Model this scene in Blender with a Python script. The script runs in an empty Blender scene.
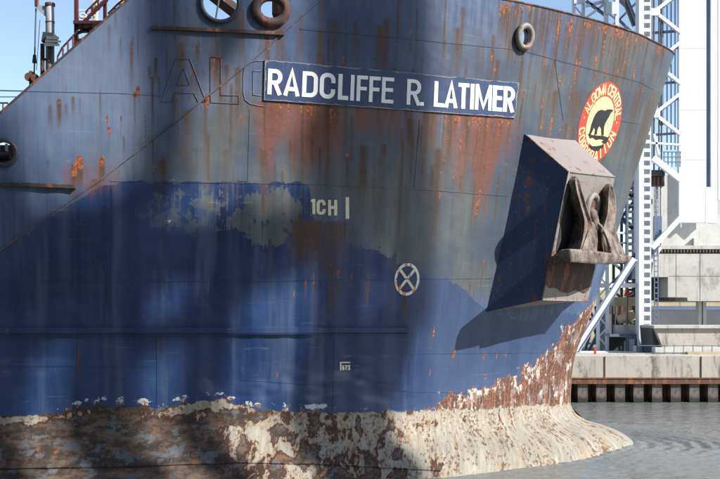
import bpy, bmesh, math, random
import numpy as np
from mathutils import Vector, Matrix

random.seed(7); RNG = np.random.RandomState(11)
scene = bpy.context.scene
COL = scene.collection

# ------------------------------------------------------------------ camera
CAM_Z = 5.0; FPX = 1000.0; CX = 360.0; HZ = 310.0      # survey photo: 720 px wide, horizon row 310
cam = bpy.data.cameras.new('camera'); cam_o = bpy.data.objects.new('camera', cam); COL.objects.link(cam_o)
cam.sensor_width = 36; cam.lens = 50; cam.shift_y = (HZ - 239.5) / 720
cam.clip_start = 0.1; cam.clip_end = 6000
cam_o.location = (0, 0, CAM_Z); cam_o.rotation_euler = (math.radians(90), 0, 0)
scene.camera = cam_o

# ------------------------------------------------------------------ sky, sun, exposure
SUN_A = math.radians(60); SUN_E = math.radians(36)
SUN = Vector((math.sin(SUN_A) * math.cos(SUN_E), -math.cos(SUN_A) * math.cos(SUN_E), math.sin(SUN_E)))
world = bpy.data.worlds.new('World'); scene.world = world; world.use_nodes = True
wn = world.node_tree.nodes; wl = world.node_tree.links; wn.clear()
sky = wn.new('ShaderNodeTexSky'); sky.sky_type = 'NISHITA'; sky.sun_disc = False
sky.sun_elevation = SUN_E; sky.sun_rotation = math.pi - SUN_A
sky.air_density = 1.0; sky.dust_density = 0.6; sky.ozone_density = 1.2
bg = wn.new('ShaderNodeBackground'); bg.inputs['Strength'].default_value = 0.125
wo = wn.new('ShaderNodeOutputWorld')
wl.new(sky.outputs[0], bg.inputs[0]); wl.new(bg.outputs[0], wo.inputs[0])
sun = bpy.data.lights.new('sun', 'SUN'); sun.energy = 5.0; sun.angle = math.radians(0.5); sun.color = (1, 0.95, 0.87)
sun_o = bpy.data.objects.new('sun', sun); COL.objects.link(sun_o)
sun_o.rotation_euler = (-SUN).to_track_quat('-Z', 'Y').to_euler(); sun_o.location = SUN * 200
vs = scene.view_settings; vs.view_transform = 'Standard'; vs.look = 'None'; vs.exposure = 0.76; vs.gamma = 1.0
vs.use_curve_mapping = False
scene.cycles.max_bounces = 6

# ------------------------------------------------------------------ node helper
class NT:
    def __init__(s, name):
        s.m = bpy.data.materials.new(name); s.m.use_nodes = True
        s.t = s.m.node_tree; s.t.nodes.clear()
        s.out = s.t.nodes.new('ShaderNodeOutputMaterial')
        s.b = s.t.nodes.new('ShaderNodeBsdfPrincipled'); s.t.links.new(s.b.outputs[0], s.out.inputs[0])
    def n(s, ty, **k):
        x = s.t.nodes.new(ty)
        for a, v in k.items(): setattr(x, a, v)
        return x
    def put(s, sock, v):
        if isinstance(v, bpy.types.NodeSocket): s.t.links.new(v, sock)
        elif isinstance(v, (tuple, list)) and sock.type == 'RGBA' and len(v) == 3: sock.default_value = (*v, 1)
        else: sock.default_value = v
    def math(s, op, a, b=0.0, clamp=False):
        x = s.n('ShaderNodeMath', operation=op, use_clamp=clamp); s.put(x.inputs[0], a); s.put(x.inputs[1], b); return x.outputs[0]
    def add(s, a, b): return s.math('ADD', a, b)
    def sub(s, a, b): return s.math('SUBTRACT', a, b)
    def mul(s, a, b): return s.math('MULTIPLY', a, b)
    def mx(s, a, b): return s.math('MAXIMUM', a, b)
    def step(s, v, lo, hi, a=0.0, b=1.0):
        x = s.n('ShaderNodeMapRange', interpolation_type='SMOOTHSTEP'); s.put(x.inputs[0], v)
        for i, q in enumerate((lo, hi, a, b)): s.put(x.inputs[i + 1], q)
        return x.outputs[0]
    def mix(s, f, a, b, mode='MIX'):
        x = s.n('ShaderNodeMix', data_type='RGBA', blend_type=mode); s.put(x.inputs[0], f); s.put(x.inputs[6], a); s.put(x.inputs[7], b)
        return x.outputs[2]
    def coord(s, kind='Object'): return s.n('ShaderNodeTexCoord').outputs[kind]
    def attr(s, name, out='Vector'): return s.n('ShaderNodeAttribute', attribute_name=name).outputs[out]
    def sep(s, v): return s.n_sep(v)
    def n_sep(s, v):
        x = s.n('ShaderNodeSeparateXYZ'); s.put(x.inputs[0], v); return x.outputs
    def scale(s, v, sc, off=(0, 0, 0)):
        x = s.n('ShaderNodeMapping'); s.put(x.inputs[0], v); x.inputs['Scale'].default_value = sc; x.inputs['Location'].default_value = off; return x.outputs[0]
    def noise(s, v, sc=1.0, det=5.0, rough=0.6, dist=0.0):
        x = s.n('ShaderNodeTexNoise'); s.put(x.inputs['Vector'], v)
        x.inputs['Scale'].default_value = sc; x.inputs['Detail'].default_value = det; x.inputs['Roughness'].default_value = rough; x.inputs['Distortion'].default_value = dist
        return x.outputs[0]
    def voro(s, v, sc=1.0, feat='F1'):
        x = s.n('ShaderNodeTexVoronoi', feature=feat); s.put(x.inputs['Vector'], v); x.inputs['Scale'].default_value = sc; return x.outputs[0]
    def bump(s, h, dist=0.01, st=0.6, normal=None):
        x = s.n('ShaderNodeBump'); x.inputs['Distance'].default_value = dist; x.inputs['Strength'].default_value = st; s.put(x.inputs['Height'], h)
        if normal is not None: s.put(x.inputs['Normal'], normal)
        return x.outputs[0]
    def fin(s, col, rough=0.6, metal=0.0, normal=None, spec=None):
        s.put(s.b.inputs['Base Color'], col); s.put(s.b.inputs['Roughness'], rough); s.put(s.b.inputs['Metallic'], metal)
        if normal is not None: s.put(s.b.inputs['Normal'], normal)
        if spec is not None: s.put(s.b.inputs['Specular IOR Level'], spec)
        return s.m

def worn_paint(name, col, rustcol=(0.16, 0.06, 0.03), amount=0.45, rough=0.5, sc=1.5, streak=(3, 3, 0.5)):
    t = NT(name); c = t.coord()
    a = t.noise(t.scale(c, streak), sc, 7, 0.65); b = t.noise(c, 9, 4, 0.6)
    v = t.add(a, t.mul(t.sub(b, 0.5), 0.25))
    f = t.step(v, 1 - amount, 1 - amount + 0.12)
    tint = t.mix(t.noise(c, 0.7, 4), tuple(x * 0.78 for x in col), tuple(min(1, x * 1.12) for x in col))
    rc = t.mix(b, tuple(x * 0.5 for x in rustcol), tuple(min(1, x * 1.9) for x in rustcol))
    cc = t.mix(f, tint, rc)
    return t.fin(cc, t.mix(f, (rough,) * 3, (0.85,) * 3), normal=t.bump(t.add(b, t.mul(f, -0.5)), 0.01, 0.5))

def concrete(name, col, dark=0.35, streaks=0.5):
    t = NT(name); c = t.coord()
    big = t.noise(c, 0.35, 6, 0.6); fine = t.noise(c, 6, 6, 0.7)
    st = t.noise(t.scale(c, (1.6, 1.6, 0.22)), 1.2, 6, 0.7)
    cc = t.mix(t.step(big, 0.3, 0.7), tuple(x * 0.8 for x in col), col)
    cc = t.mix(t.mul(t.step(st, 0.52, 0.72), streaks), cc, (dark * 0.22, dark * 0.2, dark * 0.17))
    cc = t.mix(t.mul(t.step(t.noise(t.scale(c, (1, 1, .6)), .9, 5, .75), 0.54, 0.66), streaks * .75), cc, (.07, .065, .055))
    cc = t.mix(t.mul(t.step(fine, 0.45, 0.75), 0.35), cc, tuple(x * 0.6 for x in col))
    return t.fin(cc, 0.88, normal=t.bump(fine, 0.02, 0.5))

M = {}
M['white'] = worn_paint('white_paint', (0.66, 0.69, 0.73), amount=0.36, rustcol=(0.2, 0.14, 0.11), streak=(2, 2, 0.4))
M['pipe_grey'] = worn_paint('grey_pipe_paint', (0.33, 0.34, 0.37), amount=0.42, rustcol=(0.2, 0.09, 0.05))
M['white_clean'] = worn_paint('white_panel_paint', (0.66, 0.69, 0.73), amount=0.2, rustcol=(0.4, 0.38, 0.36))
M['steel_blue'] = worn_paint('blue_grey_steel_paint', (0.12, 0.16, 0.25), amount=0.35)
M['dark_steel'] = worn_paint('dark_steel', (0.045, 0.05, 0.06), amount=0.4)
M['red_oxide'] = worn_paint('red_oxide_paint', (0.085, 0.02, 0.022), amount=0.4, rustcol=(0.13, 0.045, 0.02))
M['rust'] = worn_paint('rusty_steel', (0.12, 0.055, 0.035), rustcol=(0.2, 0.085, 0.035), amount=0.5, rough=0.8)
M['dark_rust'] = worn_paint('dark_rusty_steel', (0.05, 0.032, 0.03), rustcol=(0.17, 0.06, 0.03), amount=0.5, rough=0.8)
def pile_mat():
    t = NT('sheet_pile_steel'); c = t.coord(); n = t.noise(t.scale(c, (2, 2, .8)), 3, 6, .7); z = t.n_sep(c)[2]; i = t.n('ShaderNodeObjectInfo').outputs['Random']
    col = t.mix(t.step(n, .35, .65), (.07, .055, .05), (.2, .17, .15)); col = t.mix(t.step(n, .56, .7), col, (.2, .09, .05)); col = t.mix(t.mul(i, .45), col, (.05, .045, .045))
    col = t.mix(t.step(t.add(z, t.mul(n, .5)), .62, .42), col, (.018, .02, .014)); return t.fin(col, .75, normal=t.bump(n, .02, .6))
M['pile'] = pile_mat()
M['concrete'] = concrete('weathered_concrete', (0.5, 0.485, 0.455))
M['quay_concrete'] = concrete('stained_quay_concrete', (0.47, 0.44, 0.38), streaks=0.9)
M['pale_concrete'] = concrete('pale_concrete', (0.56, 0.56, 0.54), streaks=0.2)
M['grey_wall'] = concrete('grey_road_wall', (0.11, 0.12, 0.135), streaks=0.2)
M['tan'] = concrete('tan_stone', (0.48, 0.4, 0.26), streaks=0.3)
M['yellow'] = worn_paint('yellow_machine_paint', (0.5, 0.38, 0.12), amount=0.3)
M['red'] = worn_paint('red_paint', (0.5, 0.03, 0.02), amount=0.2)
M['cream'] = worn_paint('cream_mark_paint', (0.72, 0.66, 0.46), rustcol=(0.5, 0.2, 0.05), amount=0.4, sc=6)
M['lettering'] = worn_paint('white_lettering_paint', (0.86, 0.86, 0.84), rustcol=(0.6, 0.42, 0.22), amount=0.33, sc=3)
M['mark_white'] = worn_paint('white_mark_rusting', (0.75, 0.73, 0.68), rustcol=(0.45, 0.17, 0.04), amount=0.5, sc=3)
M['emblem_red'] = worn_paint('emblem_red', (0.46, 0.055, 0.03), rustcol=(0.25, 0.08, 0.045), amount=0.46, sc=3)
M['emblem_yellow'] = worn_paint('emblem_cream_yellow', (0.72, 0.58, 0.3), rustcol=(0.7, 0.3, 0.06), amount=0.42, sc=2)
M['emblem_letter'] = worn_paint('emblem_letter', (0.82, 0.68, 0.36), rustcol=(0.5, 0.2, 0.05), amount=0.2, sc=3)
M['black'] = worn_paint('black_paint', (0.012, 0.014, 0.018), amount=0.1)
M['wood'] = worn_paint('lamp_grey', (0.1, 0.12, 0.13), amount=0.3)

# ------------------------------------------------------------------ mesh helper
class MB:
    def __init__(s): s.v = []; s.f = []
    def quad_prism(s, a, b):                      # two rings of equal length -> closed solid
        n = len(a); o = len(s.v); s.v += [tuple(p) for p in a] + [tuple(p) for p in b]
        s.f.append(tuple(o + i for i in reversed(range(n)))); s.f.append(tuple(o + n + i for i in range(n)))
        for i in range(n):
            j = (i + 1) % n; s.f.append((o + i, o + j, o + n + j, o + n + i))
        return s
    def box(s, x0, y0, z0, x1, y1, z1):
        return s.quad_prism([(x0, y0, z0), (x1, y0, z0), (x1, y1, z0), (x0, y1, z0)], [(x0, y0, z1), (x1, y0, z1), (x1, y1, z1), (x0, y1, z1)])
    def bar(s, p, q, w, h, up=(0, 1, 0)):         # w across, h along 'up'
        p = Vector(p); q = Vector(q); d = (q - p).normalized(); u = Vector(up); u = (u - d * u.dot(d))
        if u.length < 1e-4: u = Vector((1, 0, 0)) - d * d.x
        u.normalize(); r = d.cross(u)
        k = [(-w / 2, -h / 2), (w / 2, -h / 2), (w / 2, h / 2), (-w / 2, h / 2)]
        return s.quad_prism([p + r * a + u * b for a, b in k], [q + r * a + u * b for a, b in k])
    def tube(s, pts, r, n=8, closed=False):
        pts = [Vector(p) for p in pts]; rings = []; m = len(pts); e = None
        for i, p in enumerate(pts):
            a = pts[i - 1] if (i or closed) else p; b = pts[(i + 1) % m] if (i < m - 1 or closed) else p
            d = (b - a).normalized()
            if e is None: e = d.cross(Vector((0, 0, 1)) if abs(d.z) < 0.9 else Vector((1, 0, 0)))
            else: e = e - d * e.dot(d)
            e.normalize(); g = e.cross(d)
            rr = r[i] if isinstance(r, (list, tuple)) else r
            rings.append([p + (e * math.cos(2 * math.pi * k / n) + g * math.sin(2 * math.pi * k / n)) * rr for k in range(n)])
        return s.loft(rings, closed)
    def loft(s, rings, closed=False, caps=True):
        o = len(s.v); n = len(rings[0]); m = len(rings)
        for R_ in rings: s.v += [tuple(p) for p in R_]
        for i in range(m if closed else m - 1):
            a = o + i * n; b = o + ((i + 1) % m) * n
            for k in range(n):
                j = (k + 1) % n; s.f.append((a + k, a + j, b + j, b + k))
        if caps and not closed:
            s.f.append(tuple(o + k for k in reversed(range(n)))); s.f.append(tuple(o + (m - 1) * n + k for k in range(n)))
        return s
    def build(s, name, mat, parent=None, smooth=False, bevel=0.0):
        me = bpy.data.meshes.new(name); me.from_pydata([tuple(v) for v in s.v], [], s.f); me.update()
        bm = bmesh.new(); bm.from_mesh(me); bmesh.ops.recalc_face_normals(bm, faces=bm.faces); bm.to_mesh(me); bm.free()
        if smooth: me.polygons.foreach_set('use_smooth', [True] * len(me.polygons))
        me.materials.append(M[mat] if isinstance(mat, str) else mat)
        o = bpy.data.objects.new(name, me); COL.objects.link(o)
        if parent is not None: o.parent = parent
        if bevel:
            b = o.modifiers.new('edge', 'BEVEL'); b.width = bevel; b.segments = 2; b.limit_method = 'ANGLE'
        return o

def tag(o, label=None, cat=None, group=None, kind=None):
    for k, v in (('label', label), ('category', cat), ('group', group), ('kind', kind)):
        if v: o[k] = v
    return o
def thing(name, label, cat, group=None):
    o = bpy.data.objects.new(name, None); COL.objects.link(o); o.empty_display_size = 0.5
    return tag(o, label, cat, group)

def at(px, py, D): return Vector(((px - CX) / FPX * D, D, CAM_Z + (HZ - py) / FPX * D))

# ------------------------------------------------------------------ hull surface
YC = 38.0                                                # ship centre plane
def pchip(xk, yk):
    xk = np.array(xk, float); yk = np.array(yk, float); h = np.diff(xk); d = np.diff(yk) / h
    m = np.zeros_like(xk); m[0] = d[0]; m[-1] = d[-1]
    for i in range(1, len(xk) - 1):
        if d[i - 1] * d[i] > 0:
            w1 = 2 * h[i] + h[i - 1]; w2 = h[i] + 2 * h[i - 1]; m[i] = (w1 + w2) / (w1 / d[i - 1] + w2 / d[i])
    def f(x):
        x = np.clip(np.asarray(x, float), xk[0], xk[-1]); i = np.clip(np.searchsorted(xk, x) - 1, 0, len(h) - 1)
        s = (x - xk[i]) / h[i]; a = yk[i]; b = yk[i + 1]
        return a * (1 + 2 * s) * (1 - s) ** 2 + h[i] * m[i] * s * (1 - s) ** 2 + b * s * s * (3 - 2 * s) + h[i] * m[i + 1] * s * s * (s - 1)
    return f
STEM = pchip([-3, -1.2, -0.4, 0, 0.22, 0.48, 0.68, 0.84, 1.14, 1.5, 2.7, 5, 7.5, 10, 12.5, 15, 16], [10.75, 10.7, 10.58, 10.36, 10.14, 9.66, 9.1, 8.58, 8.14, 7.98, 8.05, 8.8, 9.6, 10.38, 11.2, 12.0, 12.3])
_tq = np.array([0, .02, .06, .13, .25, .5, .8, 1.3, 2.3, 4.1, 5.2, 6.3, 7.4, 10, 13.6, 16.8, 22, 30, 38, 400])
_hq = np.array([0, .2, .36, .55, .78, 1.16, 1.55, 2.15, 3.3, 4.85, 5.65, 6.4, 7.05, 8.2, 9.15, 9.75, 10.5, 11.3, 11.6, 11.6])
HB = pchip(_tq, _hq)
def half_breadth(x, z):
    x = np.asarray(x, float); z = np.asarray(z, float)
    t = np.maximum(STEM(z) - x, 0)
    h = HB(t)
    low = np.clip((1.9 - z) / 2.2, 0, 1); low = low * low * (3 - 2 * low)
    h = h + low * 0.9 * np.clip(t / 3.0, 0, 1) * np.clip((60 - t) / 40, 0, 1)   # forefoot swells under the boot-top
    return h
def hull_y(x, z): return YC - half_breadth(x, z)
def hit(px, py):
    D = np.arange(22, 40, 0.04); x = (px - CX) / FPX * D; z = CAM_Z + (HZ - py) / FPX * D
    g = D - hull_y(x, z); i = int(np.argmax(g >= 0)) if (g >= 0).any() else len(D) - 1
    lo, hi = D[max(i - 1, 0)], D[i]
    for _ in range(22):
        m = 0.5 * (lo + hi)
        if m - float(hull_y((px - CX) / FPX * m, CAM_Z + (HZ - py) / FPX * m)) >= 0: hi = m
        else: lo = m
    return at(px, py, hi)
def nrm(p):
    e = 0.02; yx = (float(hull_y(p.x + e, p.z)) - float(hull_y(p.x - e, p.z))) / (2 * e); yz = (float(hull_y(p.x, p.z + e)) - float(hull_y(p.x, p.z - e))) / (2 * e)
    return Vector((yx, -1, yz)).normalized()
def wobble(X, Z):
    # plate set-in between frames: gentle waviness of old plating
    X = np.asarray(X, float); Z = np.asarray(Z, float); T = np.maximum(STEM(Z) - X, 0)
    w = (fbm(X * 0.8 + 70, Z * 0.8) - 0.5) * 0.05 + 0.013 * np.cos(2 * np.pi * X / 0.78) * sm(X, -30, -2) * (1 - sm(Z, 8, 10))
    w = w - 0.06 * sm(fbm(X * 0.33 + 5, Z * 0.6 + 50), 0.52, 0.72) * (1 - sm(X, 0, 3)) * (1 - sm(Z, 3.2, 4.4))
    return w * np.clip(T / 1.5, 0, 1) * (1 - .8 * sm(X, -1, 3) * (1 - sm(Z, 1.2, 2.4)))
def hitw(px, py):
    p = hit(px, py); p.y -= float(wobble(p.x, p.z)); return p
def on(px, py, off=0.0):
    p = hitw(px, py); return p + nrm(p) * off
def ztop(x):
    return np.clip(14.6 - 0.94 * np.clip(-5.55 - x, 0, None), 9.2, 14.6)

# flow coordinate s: constant along the path water runs down the plating
_tt = np.concatenate([np.linspace(0, 3, 1200), np.linspace(3.01, 420, 8000)])
_hp = np.gradient(HB(_tt), _tt); _hp = np.clip(_hp, 0, 6)
_F = np.concatenate([[0], np.cumsum((1 + 0.5 * (_hp[1:] ** 2 + _hp[:-1] ** 2)) * np.diff(_tt))])
_S = np.concatenate([[0], np.cumsum(np.sqrt(1 + 0.5 * (_hp[1:] ** 2 + _hp[:-1] ** 2)) * np.diff(_tt))])
def flow_s(x, z):
    zz = np.maximum(z, 1.5); t1 = np.maximum(STEM(z) - x, 0); t = np.maximum(t1 - (STEM(z) - STEM(zz)) * (1 - np.clip(1 - t1 / 8, 0, 1) ** 2), 0)
    q = np.interp(t, _tt, _F) - STEM(zz) + STEM(8.0)
    return np.interp(q, _F, _S) + np.minimum(q, 0)

# ------------------------------------------------------------------ numeric noise
_TAB = RNG.rand(512, 512)
def vnoise(u, v):
    iu = np.floor(u).astype(int); iv = np.floor(v).astype(int); fu = u - iu; fv = v - iv
    fu = fu * fu * (3 - 2 * fu); fv = fv * fv * (3 - 2 * fv)
    g = lambda a, b: _TAB[a % 512, b % 512]
    return (g(iu, iv) * (1 - fu) + g(iu + 1, iv) * fu) * (1 - fv) + (g(iu, iv + 1) * (1 - fu) + g(iu + 1, iv + 1) * fu) * fv
def fbm(u, v, oct=4):
    r = 0; a = 1; w = 0
    for i in range(oct):
        r = r + a * vnoise(u * 2 ** i + 17.3 * i, v * 2 ** i + 5.1 * i); w += a; a *= 0.55
    return r / w
def sm(x, a, b):
    q = np.clip((x - a) / (b - a), 0, 1); return q * q * (3 - 2 * q)
# ------------------------------------------------------------------ hull paint
def hull_material():
    t = NT('hull_plating'); hc = t.attr('hc'); A = t.n_sep(t.attr('pa')); B = t.n_sep(t.attr('pb')); Cc = t.n_sep(t.attr('pc'))
    fade, grime, stain = A[0], A[1], A[2]
    core, boot, white = B[0], B[1], B[2]
    scr, red, flake = Cc[0], Cc[1], Cc[2]
    n_big = t.noise(hc, 0.45, 3, 0.6)
    n_mid = t.noise(hc, 2.2, 6, 0.7)
    n_fine = t.noise(hc, 11, 3, 0.65)
    n_st = t.noise(t.scale(hc, (4.5, 0.35, 1)), 1.0, 4, 0.68)
    n_st2 = t.noise(t.scale(hc, (14, 0.7, 1), (3, 9, 0)), 1.0, 3, 0.65)
    # fresh blue topcoat, brushed on in coats
    fresh = t.mix(t.step(n_big, 0.3, 0.7), (0.007, 0.022, 0.08), (0.016, 0.043, 0.125))
    fresh = t.mix(t.mul(t.step(n_st, 0.45, 0.7), 0.35), fresh, (0.03, 0.06, 0.14))
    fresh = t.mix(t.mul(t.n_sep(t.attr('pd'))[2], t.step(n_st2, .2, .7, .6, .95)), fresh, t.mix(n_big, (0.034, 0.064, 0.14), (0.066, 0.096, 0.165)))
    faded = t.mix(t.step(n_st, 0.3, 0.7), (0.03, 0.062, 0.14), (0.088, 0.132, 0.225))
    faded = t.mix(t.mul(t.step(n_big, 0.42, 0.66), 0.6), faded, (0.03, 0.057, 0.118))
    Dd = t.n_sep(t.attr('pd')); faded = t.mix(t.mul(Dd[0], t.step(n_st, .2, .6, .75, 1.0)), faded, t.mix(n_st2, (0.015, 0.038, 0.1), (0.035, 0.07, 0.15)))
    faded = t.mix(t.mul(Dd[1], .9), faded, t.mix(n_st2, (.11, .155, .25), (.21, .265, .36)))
    fv = t.add(fade, t.add(t.mul(t.sub(n_mid, 0.5), 1.15), t.mul(t.sub(n_st2, 0.5), 0.5)))
    ff = t.step(fv, 0.47, 0.53)
    col = t.mix(ff, fresh, faded)
    # grime film, olive grey
    g = t.mul(t.step(t.add(grime, t.mul(t.sub(n_st, 0.5), 0.9)), 0.2, 0.85), t.mul(ff, 0.94))
    gc = t.mix(n_st2, (0.04, 0.046, 0.048), (0.125, 0.138, 0.142))
    gc = t.mix(t.step(n_big, 0.4, 0.62), gc, (0.05, 0.07, 0.098))
    col = t.mix(g, col, gc)
    # thin chalk scuffs
    sc = t.noise(t.scale(hc, (0.5, 7, 1), (2, 4, 0)), 1.3, 4, 0.7, 1.0)
    col = t.mix(t.mul(t.step(sc, 0.62, 0.74), 0.3), col, (0.22, 0.28, 0.4))
    # red oxide bleed, brown run-off, orange sources
    r1 = t.mul(t.step(t.add(red, t.mul(t.sub(n_st2, 0.5), 1.0)), 0.22, 0.85), 0.85)
    col = t.mix(r1, col, t.mix(n_fine, (0.085, 0.022, 0.013), (0.27, 0.075, 0.038)))
    s1 = t.mul(t.step(t.add(stain, t.mul(t.sub(n_st2, 0.5), 0.8)), 0.14, 0.7), 0.92)
    col = t.mix(s1, col, t.mix(n_fine, (0.032, 0.018, 0.011), (0.11, 0.058, 0.03)))
    c1 = t.step(t.add(core, t.mul(t.sub(n_mid, 0.5), 1.1)), 0.42, 0.62)
    col = t.mix(c1, col, t.mix(t.step(n_fine, 0.35, 0.65), (0.075, 0.024, 0.014), (0.36, 0.11, 0.034)))
    # light flakes where the topcoat came away
    fl = t.step(t.add(flake, t.mul(t.sub(n_mid, 0.5), 1.3)), 0.52, 0.58)
    col = t.mix(fl, col, t.mix(n_fine, (0.33, 0.38, 0.44), (0.5, 0.5, 0.48)))
    # scraped zone: rust under broken paint
    sv = t.add(scr, t.add(t.mul(t.sub(n_mid, 0.5), 1.5), t.mul(t.sub(n_st, 0.5), 0.7)))
    sf = t.step(sv, 0.5, 0.54); sf2 = t.step(sv, 0.66, 0.72)
    wh = t.mix(n_fine, (0.33, 0.29, 0.25), (0.56, 0.54, 0.5))
    ru = t.mix(t.step(t.add(n_st2, t.mul(t.sub(n_fine, 0.5), 0.8)), 0.42, 0.68), (0.055, 0.032, 0.03), (0.24, 0.085, 0.03))
    patch = t.step(t.noise(t.scale(hc, (2.4, 1.3, 1), (7, 1, 0)), 1.2, 5, 0.72), 0.515, 0.545)
    inner = t.mix(t.mul(patch, t.sub(1.0, t.mul(sf2, 0.75))), ru, wh)
    edge = t.mul(sf, t.sub(1.0, t.step(sv, 0.54, 0.58)))
    inner = t.mix(t.mul(edge, 0.8), inner, (0.3, 0.1, 0.03))
    col = t.mix(sf, col, inner)
    # boot-top: white coat over rusted plate
    nb = t.noise(t.scale(hc, (1.0, 0.9, 1), (1, 2, 0)), 2.0, 5, 0.6, 0.4)
    nv = t.noise(t.scale(hc, (5, 0.8, 1), (4, 2, 0)), 1.5, 4, 0.7)
    bv = t.add(t.mul(nb, 1.0), t.add(t.mul(t.sub(white, 0.5), 0.62), t.mul(t.sub(nv, 0.5), 0.16)))
    bw = t.step(bv, 0.5, 0.515)
    rim = t.mul(t.step(bv, 0.42, 0.475), t.sub(1.0, bw))
    nh = t.noise(t.scale(hc, (1.0, 2.3, 1), (3, 8, 0)), 1.3, 6, .75)
    bare = t.mix(t.step(nh, 0.42, 0.66), (0.028, 0.019, 0.015), (0.125, 0.085, 0.056))
    bare = t.mix(t.step(t.noise(hc, 3.3, 4, 0.7), 0.54, 0.66), bare, (0.16, 0.065, 0.025))
    bare = t.mix(t.step(t.noise(t.scale(hc, (1, 1.5, 1), (2, 6, 0)), 1.7, 5, .7), .52, .58), bare, t.mix(n_fine, (.04, .05, .07), (.13, .135, .14)))
    wcol = t.mix(t.step(t.add(t.mul(nv, .6), t.mul(n_mid, .4)), 0.32, 0.68), (0.17, 0.16, 0.135), (0.33, 0.31, 0.255))
    lowc = t.noise(t.scale(hc, (1.4, .7, 1), (5, 5, 0)), 1.3, 3, .6)
    wcol = t.mix(t.step(t.add(t.noise(hc, 9, 4, 0.7), t.mul(t.sub(lowc, .5), .55)), 0.55, 0.6), wcol, (0.12, 0.062, 0.032))
    wcol = t.mix(t.mul(t.step(t.noise(t.scale(hc, (1, 0.6, 1), (9, 9, 0)), 1.6, 3, 0.7), 0.5, 0.7), 0.5), wcol, (0.27, 0.175, 0.085))
    bcol = t.mix(bw, t.mix(rim, bare, (0.045, 0.018, 0.01)), wcol)
    orim = t.mul(t.step(bv, 0.515, 0.55, 1.0, 0.0), bw)
    bcol = t.mix(t.mul(orim, 0.7), bcol, (0.2, 0.09, 0.035))
    be = t.step(t.add(boot, t.mul(t.sub(n_mid, 0.5), 1.3)), 0.47, 0.52)
    col = t.mix(be, col, bcol)
    rusty = t.math('MAXIMUM', be, t.math('MAXIMUM', sf, t.math('MAXIMUM', c1, s1)))
    rough = t.mix(rusty, t.mix(ff, (0.33,) * 3, (0.5,) * 3), (0.8,) * 3)
    hgt = t.add(t.mul(n_fine, 0.3), t.add(t.mul(n_mid, 0.5), t.mul(sc, 0.3)))
    return t.fin(col, rough, normal=t.bump(hgt, 0.012, 0.55), spec=0.45)
M['hull'] = hull_material()

def blob(px, py, cx, cy, rx, ry, soft=0.8):
    d = np.sqrt(((px - cx) / rx) ** 2 + ((py - cy) / ry) ** 2); return 1 - sm(d, 1 - soft, 1 + soft)

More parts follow.
